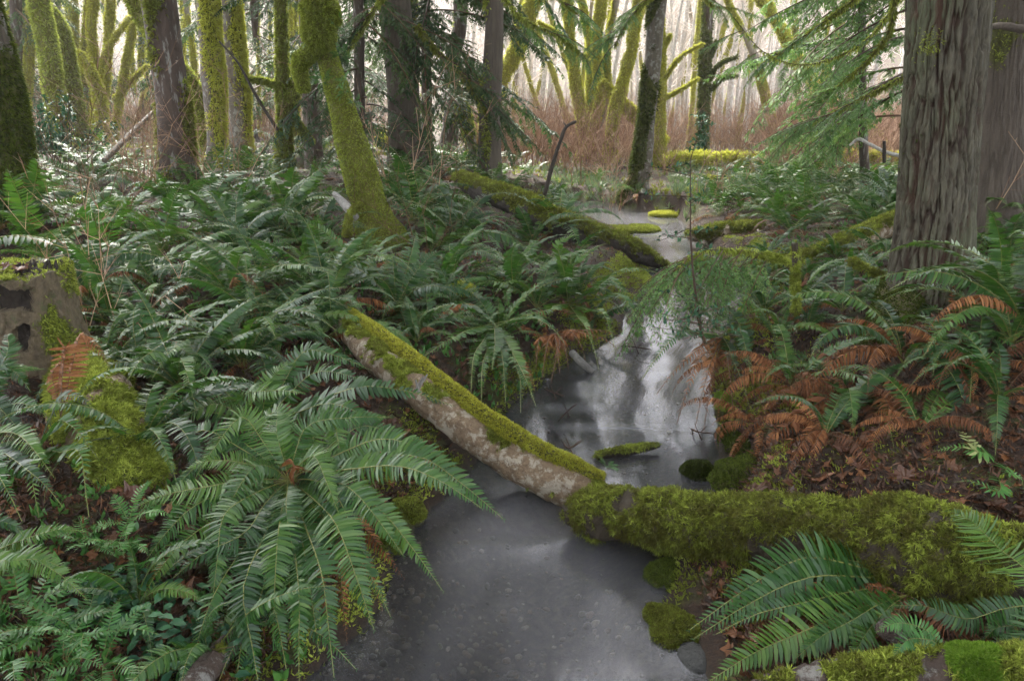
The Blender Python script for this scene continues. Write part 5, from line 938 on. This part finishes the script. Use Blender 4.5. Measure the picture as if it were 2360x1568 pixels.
# ---------------------------------------------------------------- bare pale wood behind
def bare_tree(seed, hgt, r0, nbr, mats, lean=.1, fine=True, spread=.9, z0=.25):
    r = np.random.default_rng(seed); g = G(); n = 12; u = np.linspace(0, 1, n); la = r.uniform(0, 6.28)
    C = np.c_[np.cos(la) * lean * hgt * u ** 1.5 + .06 * hgt * np.sin(u * 4 + seed) * u, np.sin(la) * lean * hgt * u ** 1.5, u * hgt]
    g.add(*tube(np.c_[C, r0 * (1 - u * .85)], 24, 7, lumps(.12, 4), False), 0, 0.0)
    A_, B_, R_ = [], [], []
    for k in range(nbr):
        t_ = z0 + (1 - z0) * r.random(); i = min(int(t_ * (n - 1)), n - 2); f = t_ * (n - 1) - i; c = C[i] * (1 - f) + C[i + 1] * f; a = r.uniform(0, 6.28); L = hgt * .16 * (1.25 - t_) * r.uniform(.5, 1.4); e = r.uniform(.1, 1.0)
        d = np.array([math.cos(a) * math.cos(e), math.sin(a) * math.cos(e), math.sin(e)]) * spread; p = c; rr = r0 * .3 * (1 - t_ * .6)
        for s in range(4):
            q = p + d * L / 4; A_.append(p); B_.append(q); R_.append(rr * (1 - s * .22)); 
            if fine:
                for _ in range(2):
                    dd = nrm(d + r.normal(0, .5, 3) + [0, 0, .15]); l2 = L * r.uniform(.12, .35); A_.append(q); B_.append(q + dd * l2); R_.append(rr * .35)
                    A_.append(q + dd * l2 * .6); B_.append(q + dd * l2 * .6 + nrm(dd + r.normal(0, .6, 3)) * l2 * .6); R_.append(rr * .25)
            d = nrm(d + r.normal(0, .18, 3) + [0, 0, .12]) * spread; p = q
    R_ = np.maximum(np.array(R_), .003); tubes_straight(g, A_, B_, R_, R_ * .6, 1, np.clip(r.normal(.5, .25, len(A_)), 0, 1)); return g.mesh('bare_tree', mats)
AL = [bare_tree(k, random.Random(k).uniform(8, 12), .10, 42, [M['alder'], M['pale_twig']], .14) for k in range(6)]
r = random.Random(77); nal = 0
spots = [(1240, 292, 26), (1265, 300, 27), (1205, 290, 27), (1290, 270, 30), (1160, 280, 30), (1180, 300, 26), (1165, 250, 34), (1225, 288, 29), (1440, 280, 30), (1550, 280, 30), (1570, 285, 27), (1590, 290, 26), (1660, 300, 25), (1675, 290, 27), (1690, 300, 26), (1705, 290, 28), (1720, 300, 25), (1740, 310, 24), (1785, 290, 28), (1800, 300, 27), (1640, 310, 24), (1860, 300, 27), (1460, 290, 31), (1500, 280, 32)]
for k in range(120): spots.append((r.uniform(-100, 2300), 0, r.uniform(30, 54)))
for k in range(44): spots.append((r.uniform(1150, 2060), 1, r.uniform(22, 34)))
for px, py, Y in spots:
    p = at(px, 150, Y); x = p[0]; z = h1(x, Y); o = link('pale_alder', AL[r.randrange(6)], None, (x, Y, z - .1)); s = r.uniform(.7, 1.25) * (1 + (Y - 28) * .01); o.scale = (s * .8, s * .8, s); o.rotation_euler = (r.uniform(-.08, .08), r.uniform(-.08, .08), r.uniform(0, 6.28)); nal += 1
    tag(o, ('thin white-barked bare alder standing in the red thicket' if py else 'thin pale bare alder in the washed-out wood behind the thicket'), 'tree', 'white-barked alders in the red thicket' if py else 'pale bare alders of the background wood')
# the far wood on the hillside: nobody could count it
def pack(me):
    V = np.empty(len(me.vertices) * 3, np.float32); me.vertices.foreach_get('co', V); L = np.empty(len(me.loops), np.int32); me.loops.foreach_get('vertex_index', L); K = np.empty(len(me.vertices), np.float32); me.attributes['k'].data.foreach_get('value', K)
    T_ = np.empty(len(me.polygons), np.int32); me.polygons.foreach_get('loop_total', T_); Mi = np.empty(len(me.polygons), np.int32); me.polygons.foreach_get('material_index', Mi); return V.reshape(-1, 3), L.reshape(-1, 4), K, Mi
fw = [pack(bare_tree(200 + k, 9, .065, 36, [M['alder'], M['pale_twig']], .1, k < 3)) for k in range(5)]
g = G(); nrg = np.random.default_rng(3)
for k in range(520):
    Y = 54 + 62 * nrg.random() ** .8; x = nrg.uniform(-.85, .85) * Y; V, L, K, Mi = fw[k % 5]; a = nrg.uniform(0, 6.28); s = nrg.uniform(.8, 1.3); c_, s_ = math.cos(a), math.sin(a)
    Q = (V * s * [.9, .9, 1]) @ np.array([[c_, s_, 0], [-s_, c_, 0], [0, 0, 1]]) + [x, Y, h1(x, Y) - .2]
    for m_ in (0, 1):
        g.F.append(L[Mi == m_] + g.n); g.M.append(np.full((Mi == m_).sum(), m_))
    g.V.append(Q); g.A.append(np.clip(K + nrg.uniform(-.2, .2), 0, 1)); g.n += len(Q)
tag(build(g, 'far_wood', [M['alder'], M['pale_twig']]), 'pale pinkish bare wood covering the hillside behind', 'woodland', kind='stuff')
# conifers dotted in the far grove at left and right
for k, (px, Y) in enumerate([(330, 26), (640, 27), (100, 28), (460, 30), (-60, 24), (900, 28)]):
    conifer(px, 290, Y, 16, ['far green conifer behind the dark flaky trunk', 'far green conifer behind the forked mossy tree', 'far green conifer behind the slender mossy trunk at left', 'far green conifer between the mossy pair', 'far conifer at the left picture edge', 'far conifer behind the brown conifer trunk'][k], 16, 2, 9, BD, 1.5, 80 + k)
r = random.Random(9)
for k in range(34):       # more mossy stems deep in the left grove
    px = r.uniform(-40, 760); Y = r.uniform(21, 34); l_ = r.uniform(-40, 40); wd = r.uniform(7, 15) * 20 / Y
    o = tree('mossy_tree', 'slim yellow mossy stem in the crowd of stems deep in the left grove', 'tree', [(px, 300, wd), (px + l_ * .5 + r.uniform(-12, 12), 150, wd * .9), (px + l_, 0, wd * .85)], Y, 'maple_far', r.uniform(.6, .95), 0, 'slim mossy stems deep in the left grove', .3, 100 + k, 'moss_y', 3, 1400, .06, nu=30, nv=10, crown=1)

# ---------------------------------------------------------------- red thicket, shrubs, sedge, twigs
def stems(g, px_rng, Y_rng, n, hh, rad, seed, lean=.35, mi=0, zone=None, zb=None):
    q = np.random.default_rng(seed); Y = q.uniform(*Y_rng, n); px = q.uniform(*px_rng, n); X = (px - 1180) / F * (Y * CP + 1.2 * SP) ; Z = H(X, Y); ok = Z > .03; X, Y, Z = X[ok], Y[ok], Z[ok]; n = len(X)
    B0 = np.c_[X, Y, Z]; p = B0; hv = hh * q.uniform(.5, 1.3, n)[:, None]; d = nrm(q.normal(0, lean, (n, 3)) * [1, 1, 0] + [0, 0, 1]); ra = rad * q.uniform(.6, 1.4, n)
    for s in range(3):
        p2 = p + d * hv / 3; tubes_straight(g, p, p2, ra * (1 - s * .25), ra * (.8 - s * .25), mi, q.random(n)); 
        for _ in range(2):
            dd = nrm(d + q.normal(0, .5, (n, 3))); l2 = hv * q.uniform(.15, .5, (n, 1)); tubes_straight(g, p2, p2 + dd * l2, ra * .45, ra * .2, mi, q.random(n)); c = p2 + dd * l2 * .6; tubes_straight(g, c, c + nrm(dd + q.normal(0, .5, (n, 3))) * l2 * .5, ra * .3, ra * .15, mi, q.random(n))
        d = nrm(d + q.normal(0, .16, (n, 3))); p = p2
g = G(); stems(g, (1080, 1480), (16, 30), 1900, 1.15, .008, 1); stems(g, (1480, 2080), (19.5, 30), 1700, 1.0, .008, 2); stems(g, (1780, 2080), (13, 22), 800, 1.3, .007, 5, .5); stems(g, (-50, 900), (20, 34), 1500, 1.2, .009, 3, .5)
tag(build(g, 'red_thicket', M['thicket']), 'reddish bare twig thicket filling the flat beyond the stream', 'thicket', kind='stuff')
def shrub(lb, px, py, n, hh, rad, seed, mt='thicket', lean=.4, wid=.15, name='bare_shrub', group=None):
    p = on(px, py); t = thing(name, p, lb, 'shrub', group); q = np.random.default_rng(seed); g = G(); P0 = np.c_[q.normal(0, wid, n), q.normal(0, wid, n), np.full(n, -.03)]; d = nrm(np.c_[q.normal(0, lean, n), q.normal(0, lean, n), np.ones(n)]); hv = hh * q.uniform(.5, 1.2, n)[:, None]; p_ = P0; ra = rad * q.uniform(.6, 1.3, n)
    for s in range(5):
        p2 = p_ + d * hv / 5; tubes_straight(g, p_, p2, ra * (1 - s * .17), ra * (.83 - s * .17), 0, q.random(n))
        for _ in range(1 if s < 1 else 2):
            dd = nrm(d + q.normal(0, .6, (n, 3))); l2 = hv * q.uniform(.1, .3, (n, 1)); tubes_straight(g, p2, p2 + dd * l2, ra * .5, ra * .2, 0, q.random(n)); c = p2 + dd * l2 * .6; tubes_straight(g, c, c + nrm(dd + q.normal(0, .6, (n, 3))) * l2 * .5, ra * .3, ra * .15, 0, q.random(n))
        d = nrm(d + q.normal(0, .14, (n, 3))); p_ = p2
    build(g, 'stems', M[mt], t); return t
for k, a_ in enumerate([('red-stemmed bare shrub right of the far mossy log', 1790, 400, 26, 1.9, .008), ('tall bare red shrub left of the green boughs', 1830, 410, 20, 1.7, .008), ('bare forked shrub on the right flat among ferns', 1660, 470, 9, 1.3, .008), ('bare red shrub right of the dark trunk by the stream', 1530, 400, 14, 1.5, .007),
                        ('bare red shrub just left of the dark trunk by the stream', 1400, 420, 14, 1.5, .007), ('thin bare shrub beside the dark slanting stick', 1340, 430, 12, 1.4, .006), ('thin bare stems in front of the brown conifer trunk', 940, 500, 9, 1.6, .006), ('tangled bare stems at the foot of the dark flaky trunk', 330, 430, 20, 1.5, .007),
                        ('tall thin stems standing behind the cut stump', 240, 560, 9, 1.5, .006), ('bare tan stems rising right of the cut stump', 250, 790, 7, 1.0, .005), ('tangled twigs left of the dark flaky trunk', 190, 460, 14, 1.6, .006), ('bare stems in front of the mossy pair of trunks', 520, 440, 14, 1.4, .006),
                        ('thin upright stems among ferns right of the leaning mossy tree', 985, 600, 7, 1.4, .005), ('low bare twigs along the bank under the dark streamside trunk', 1430, 480, 16, .7, .006), ('bare brown stems on the flat beyond the right ferns', 1930, 400, 16, 1.4, .007), ('thin bare stems at the far right slope', 2290, 520, 6, 1.1, .005)]):
    shrub(*a_, 400 + k, 'thicket' if k not in (8, 10, 12) else 'twig')
# sedge on the far wet flat
def tufts(name, lb, cat, rngs, n, ln, wd, mt, seed, K=9):
    g = G(); q = np.random.default_rng(seed)
    for (x0, x1), (y0, y1), f in rngs:
        m_ = int(n * f); px = q.uniform(x0, x1, m_); py = q.uniform(y0, y1, m_); P = []
        for a, b in zip(px, py):
            P.append(pl(a, b, .25)[:2])
        P = np.array(P); z = H(P[:, 0], P[:, 1]); ok = z > .02; P = np.c_[P, z][ok]; blades(g, P, np.tile([[0, 0, 1.]], (len(P), 1)), K, ln, wd, .9, -.2, 0)
    return tag(build(g, name, M[mt], smooth=False), lb, cat, kind='stuff')
tufts('sedge', 'pale green sedge on the wet flat beyond the stream', 'grass', [((1250, 1420), (405, 470), .3), ((1540, 1900), (395, 480), .7)], 900, .15, .012, 'grass', 1)
tufts('ground_moss', 'low green moss and herbs on the far flat', 'moss', [((1060, 2080), (340, 480), .5), ((0, 1000), (300, 420), .5)], 5000, .07, .016, 'moss', 2, 6)
tufts('herbs', 'small green leaves sprinkled over the forest floor', 'ground cover', [((0, 1300), (420, 900), .5), ((1700, 2359), (560, 760), .15), ((0, 700), (1150, 1568), .08)], 4000, .04, .02, 'fern_light', 3, 4)
# glossy evergreen shrub at left
p = on(140, 395); t = thing('evergreen_shrub', p, 'bluish glossy-leaved evergreen shrub at left behind the ferns', 'shrub'); g = G(); q = np.random.default_rng(4); n = 34; A_ = np.c_[q.normal(0, .12, n), q.normal(0, .12, n), np.zeros(n)]; D_ = nrm(np.c_[q.normal(0, .5, n), q.normal(0, .5, n), np.ones(n)]); LL = q.uniform(.5, 1.05, n)[:, None]; B_ = A_ + D_ * LL; tubes_straight(g, A_, B_, .008, .004, 0, .3); build(g, 'stems', M['twig'], t)
def leaves(g, P, D_, ln, wd, seed, mi=0, fold=.2):
    q = np.random.default_rng(seed); n = len(P); d = nrm(D_); s = nrm(np.cross(d, [0, 0, 1.]) + q.normal(0, .25, (n, 3))); nn_ = np.cross(s, d); L = ln * q.uniform(.7, 1.3, (n, 1)); W_ = wd * L / ln
    V = np.stack([P, P + d * L * .35 + s * W_ * .45 + nn_ * W_ * fold, P + d * L * .35 - s * W_ * .45 + nn_ * W_ * fold, P + d * L * .4, P + d * L * .72 + s * W_ * .36 + nn_ * W_ * fold, P + d * L * .72 - s * W_ * .36 + nn_ * W_ * fold, P + d * L - nn_ * W_ * .2], 1).reshape(-1, 3)
    o = np.arange(n)[:, None] * 7; g.add(V, [np.vstack([o + [0, 1, 3, 3][:4]])[:0].reshape(0, 4), np.vstack([o + [0, 1, 3], o + [0, 3, 2], o + [3, 1, 4], o + [3, 4, 6], o + [3, 6, 5], o + [3, 5, 2]])], mi, np.repeat(np.clip(q.normal(.5, .25, n), 0, 1), 7))
g = G(); k = q.integers(0, n, 900); u = q.uniform(.35, 1.05, (900, 1)); leaves(g, A_[k] + D_[k] * LL[k] * u + q.normal(0, .02, (900, 3)), D_[k] * .4 + q.normal(0, .7, (900, 3)) + [0, 0, .15], .085, .045, 5); build(g, 'leaves', M['salal'], t)
# holly-like sapling standing at the water, upright stem with small leaves
def sapling(lb, pts, n, ln, seed, name='leafy_sapling'):
    P = np.array([at(*q) for q in pts]); t = thing(name, P[0], lb, 'shrub'); C = bez(P - P[0], 60); g = G(); twig(g, C[::6], .009, .003, 5, 0, .2); q = np.random.default_rng(seed); A_, B_ = [], []
    for _ in range(16):
        i = q.integers(8, 58); d = nrm(q.normal(0, 1, 3) * [1, 1, .3]); L = q.uniform(.08, .3); A_.append(C[i]); B_.append(C[i] + d * L)
    A_, B_ = np.array(A_), np.array(B_); tubes_straight(g, A_, B_, .003, .0015, 0, .2); build(g, 'stem', M['twig'], t); g = G(); k = q.integers(0, 16, n); u = q.uniform(.2, 1, (n, 1)); P1 = A_[k] + (B_ - A_)[k] * u; m_ = n // 3; P2 = C[q.integers(0, 60, m_)]; PP = np.vstack([P1, P2]); leaves(g, PP, q.normal(0, 1, (len(PP), 3)), ln, ln * .55, seed); build(g, 'leaves', M['salal'], t); return t
sapling('thin leafy sapling rising from the stream edge in front of the hemlock spray', [(1620, 780, 4.1), (1605, 690, 4.1), (1592, 560, 4.15), (1592, 420, 4.2), (1590, 330, 4.3)], 100, .035, 1)
sapling('short prickly-leaved sprout at the right bank waterline', [(1625, 790, 3.8), (1610, 740, 3.8), (1600, 690, 3.8)], 120, .03, 2)
sapling('leafy vine climbing the slim black trunk', [(1612, 360, 17.8), (1618, 310, 17.8), (1622, 260, 17.8)], 160, .12, 3, 'vine')
for k, (px, py, lb) in enumerate([(300, 1440, 'dark leafy bramble sprigs left of the half-buried log'), (380, 1500, 'bramble leaves at the bottom beside the half-buried log'), (250, 1390, 'glossy bramble leaves under the light green ferns'), (1080, 660, 'green herb sprigs beside the yellow moss clump'), (330, 860, 'pale green seedling right of the cut stump'), (450, 1540, 'creeping bramble along the bottom edge')]):
    p = on(px, py); t = thing('bramble', p, lb, 'plant'); q = np.random.default_rng(60 + k); g = G(); n = 60; PP = np.c_[q.normal(0, .09, n), q.normal(0, .07, n), q.uniform(.01, .09, n)]; leaves(g, PP, q.normal(0, 1, (n, 3)) * [1, 1, .25], .045, .028, k); build(g, 'leaves', M['salal'], t)
    g = G(); tubes_straight(g, PP[:20] * [.3, .3, 0], PP[:20], .0015, .001, 0, .2); build(g, 'stem', M['twig'], t)

# ---------------------------------------------------------------- fallen leaves and gravel
spl = [(560, 1140 - 10, 0), (250, 1140, 0)]
LV = [(305, 1125), (330, 1145), (300, 1160), (285, 1140), (175, 1060), (420, 1375), (660, 800), (700, 1450), (980, 970), (1010, 985), (455, 870), (2020, 1010), (1980, 1090), (2110, 950), (2170, 940), (1890, 1120), (2250, 1060), (2330, 960), (2200, 1190), (1840, 1060), (1930, 1040), (1700, 1480), (1730, 1500), (1760, 1490), (2040, 1490), (1990, 1520), (1940, 1530), (2130, 1450), (2200, 1440), (2290, 1180), (2330, 1200), (1060, 560), (1100, 600), (1120, 690), (1150, 690), (1020, 580), (650, 1330), (60, 590), (2140, 880), (2060, 830), (1960, 780), (1880, 740), (2080, 1110), (1790, 1010)]
for k, (px, py) in enumerate(LV):
    p = on(px, py); r = random.Random(k); o = link('maple_leaf', mlm[k % 8], None, p + [0, 0, .02]); s = r.uniform(.08, .125); o.scale = (s, s, s); o.rotation_euler = (r.uniform(-.5, .6), r.uniform(-.5, .3), r.uniform(0, 6.28)); tag(o, ('curled ' if k % 3 == 0 else 'wet ' if k % 3 == 1 else 'flat ') + 'brown maple leaf ' + where(p), 'leaf', 'large brown maple leaves on the ground')
# small litter: half leaves, half needles and flakes
q = np.random.default_rng(12); sel = (GV[:, 1] > 1.4) & (GV[:, 1] < 16) & (np.abs(GV[:, 0]) < 1.2 + GV[:, 1] * .85)
fm_ = sel[GF].all(1); fz = GV[GF][:, :, 2].mean(1); fy = GV[GF][:, :, 1].mean(1); fm_ &= fz > .06
Pq, Nq = sample(GV, GF[fm_], 24000, np.clip(1.0 / np.maximum(GV[:, 1], 1.5) ** .9, 0, 1)); g = G()
for k in range(8):
    V, Fm = ml[k]; sel_ = np.arange(len(Pq)) % 8 == k; P_ = Pq[sel_]; n = len(P_); a = q.uniform(0, 6.28, n); s = q.uniform(.02, .07, n); tl_ = q.normal(0, .35, (n, 2))
    c, s_ = np.cos(a), np.sin(a); X = V[:, 0][None] * c[:, None] - V[:, 1][None] * s_[:, None]; Y_ = V[:, 0][None] * s_[:, None] + V[:, 1][None] * c[:, None]; Z = V[:, 2][None] + X * tl_[:, :1] + Y_ * tl_[:, 1:]
    VV = np.stack([X, Y_, Z], -1) * s[:, None, None] + P_[:, None] + [0, 0, .012]; g.add(VV.reshape(-1, 3), (np.arange(n)[:, None, None] * len(V) + Fm[None]).reshape(-1, 3), 0, np.repeat(np.clip(q.normal(.5, .25, n), 0, 1), len(V)))
tag(build(g, 'leaf_litter', M['litter'], smooth=False), 'brown leaf litter over the forest floor', 'litter', kind='stuff')
Pq, Nq = sample(GV, GF[fm_], 110000, np.clip(1.0 / np.maximum(GV[:, 1], 1.5) ** 1.6, 0, 1)); g = G(); blades(g, Pq + [0, 0, .004], Nq, 1, .035, .006, 3.0, 0); tag(build(g, 'needle_litter', M['litter'], smooth=False), 'fine brown needles and twigs on the soil', 'litter', kind='stuff')
# moss patches on the banks near the water
dl_, _, _ = seg_d(GV[:, :2], Lw); dr_, _, _ = seg_d(GV[:, :2], Rw); dd_ = np.minimum(dl_, dr_); wm = (dd_ < .35) * (GV[:, 2] > .01) * (fbm(GV * 3.5, 3, 90) > .47) * (GV[:, 1] < 9) + .25 * (fbm(GV * 2, 3, 91) > .62) * (GV[:, 1] < 7) * (GV[:, 2] > .05)
wm = wm * sel; Pq, Nq = sample(GV, GF, 42000, wm.astype(float)); g = G(); blades(g, Pq, Nq, 3, .016, .005, 1, 0, a=np.clip(fbm(Pq * 6, 3, 92) * 1.4 - .3, 0, 1)); tag(build(g, 'bank_moss', M['moss'], smooth=False), 'green moss on the stream banks', 'moss', kind='stuff')
# pebbles of the bed
ico = np.array([[0, 0, 1], [.89, 0, .45], [.28, .85, .45], [-.72, .53, .45], [-.72, -.53, .45], [.28, -.85, .45], [.72, .53, -.45], [-.28, .85, -.45], [-.89, 0, -.45], [-.28, -.85, -.45], [.72, -.53, -.45], [0, 0, -1.]])
icf = np.array([[0, 1, 2], [0, 2, 3], [0, 3, 4], [0, 4, 5], [0, 5, 1], [1, 6, 2], [2, 7, 3], [3, 8, 4], [4, 9, 5], [5, 10, 1], [6, 7, 2], [7, 8, 3], [8, 9, 4], [9, 10, 5], [10, 6, 1], [11, 7, 6], [11, 8, 7], [11, 9, 8], [11, 10, 9], [11, 6, 10]])
eg = {}; V2 = list(ico); F2 = []
def mid_(a, b):
    k = (min(a, b), max(a, b))
    if k not in eg: eg[k] = len(V2); V2.append(nrm((V2[a] + V2[b]) / 2))
    return eg[k]
for a, b, c in icf: x, y, z = mid_(a, b), mid_(b, c), mid_(c, a); F2 += [(a, x, z), (x, b, y), (z, y, c), (x, y, z)]
V2 = np.array(V2); F2 = np.array(F2); n = 9000; X = q.uniform(-1.3, 1.3, n); Y_ = 1.3 + q.random(n) ** 1.3 * 3.2; gc_ = pl(930, 1490, 0); ins_ = inside(np.c_[X, Y_]) & (q.random(n) < .10 + np.exp(-((X - gc_[0]) / .55) ** 2 - ((Y_ - gc_[1]) / .5) ** 2)); X, Y_ = X[ins_], Y_[ins_]; n = len(X); Z = H(X, Y_); s = (.006 + .014 * q.random(n) ** 3)[:, None] * q.uniform([.8, .6, .4], [1.4, 1.1, .8], (n, 3)); a = q.uniform(0, 6.28, n)
B_ = V2[None] * s[:, None] * (1 + q.normal(0, .08, (n, len(V2), 1))); c, s_ = np.cos(a)[:, None], np.sin(a)[:, None]; VV = np.stack([B_[..., 0] * c - B_[..., 1] * s_, B_[..., 0] * s_ + B_[..., 1] * c, B_[..., 2]], -1) + np.c_[X, Y_, Z][:, None]
g = G(); g.add(VV.reshape(-1, 3), (np.arange(n)[:, None, None] * len(V2) + F2[None]).reshape(-1, 3), 0, np.repeat(q.random(n), len(V2))); tag(build(g, 'gravel', M['gravel']), 'rounded pebbles on the stream bed', 'gravel', kind='stuff')

# ---------------------------------------------------------------- labels: tell look-alikes apart by their place in the row
seen = {}
for o in list(col.objects):
    if o.parent is None and 'label' in o.keys() and not o['label'].startswith(('slim yellow mossy stem', 'slim pale yellow', 'thin white-barked', 'thin pale bare')): seen.setdefault(o['label'], []).append(o)
ORD = ['second', 'third', 'fourth', 'fifth', 'sixth', 'seventh', 'eighth', 'ninth', 'tenth', 'eleventh', 'twelfth']
for lb, os_ in seen.items():
    if len(os_) < 2: continue
    os_.sort(key=lambda o: proj(o.location)[0]); n = len(os_)
    for i, o in enumerate(os_):
        o['label'] = lb + (', leftmost' if i == 0 else ', rightmost' if i == n - 1 else f', {ORD[min(i - 1, 10)]} from left')
for o in list(col.objects):
    if o.parent is None and 'label' in o.keys():
        l_ = o['label']
        if len(l_.split()) > 16: l_ = l_.replace('a little ', '').replace('glossy ', '').replace('arching ', '')
        if len(l_.split()) > 16: l_ = l_.replace('just ', '').replace('well ', '')
        if len(l_.split()) > 16: l_ = l_.replace('brown maple leaf', 'maple leaf').replace('maple leaf', 'leaf')
        o['label'] = l_
# ---------------------------------------------------------------- the air
if HAZE:
    x0, x1, y0, y1, z0, z1 = -130, 130, -8, 190, -2.0, 41
    V = np.array([[x, y, z] for z in (z0, z1) for y in (y0, y1) for x in (x0, x1)], float); Fq = np.array([[0, 2, 3, 1], [4, 5, 7, 6], [0, 1, 5, 4], [2, 6, 7, 3], [0, 4, 6, 2], [1, 3, 7, 5]])
    m = bpy.data.materials.new('mist'); m.use_nodes = True; t = m.node_tree; t.nodes.clear(); out = t.nodes.new('ShaderNodeOutputMaterial'); v = N_(t, 'ShaderNodeVolumePrincipled', Density=HAZE, Anisotropy=0); v.inputs['Color'].default_value = (1, .975, .93, 1); t.links.new(v.outputs[0], out.inputs['Volume'])
    g = G(); g.add(V, Fq); tag(build(g, 'haze', m, smooth=False), kind='stuff')
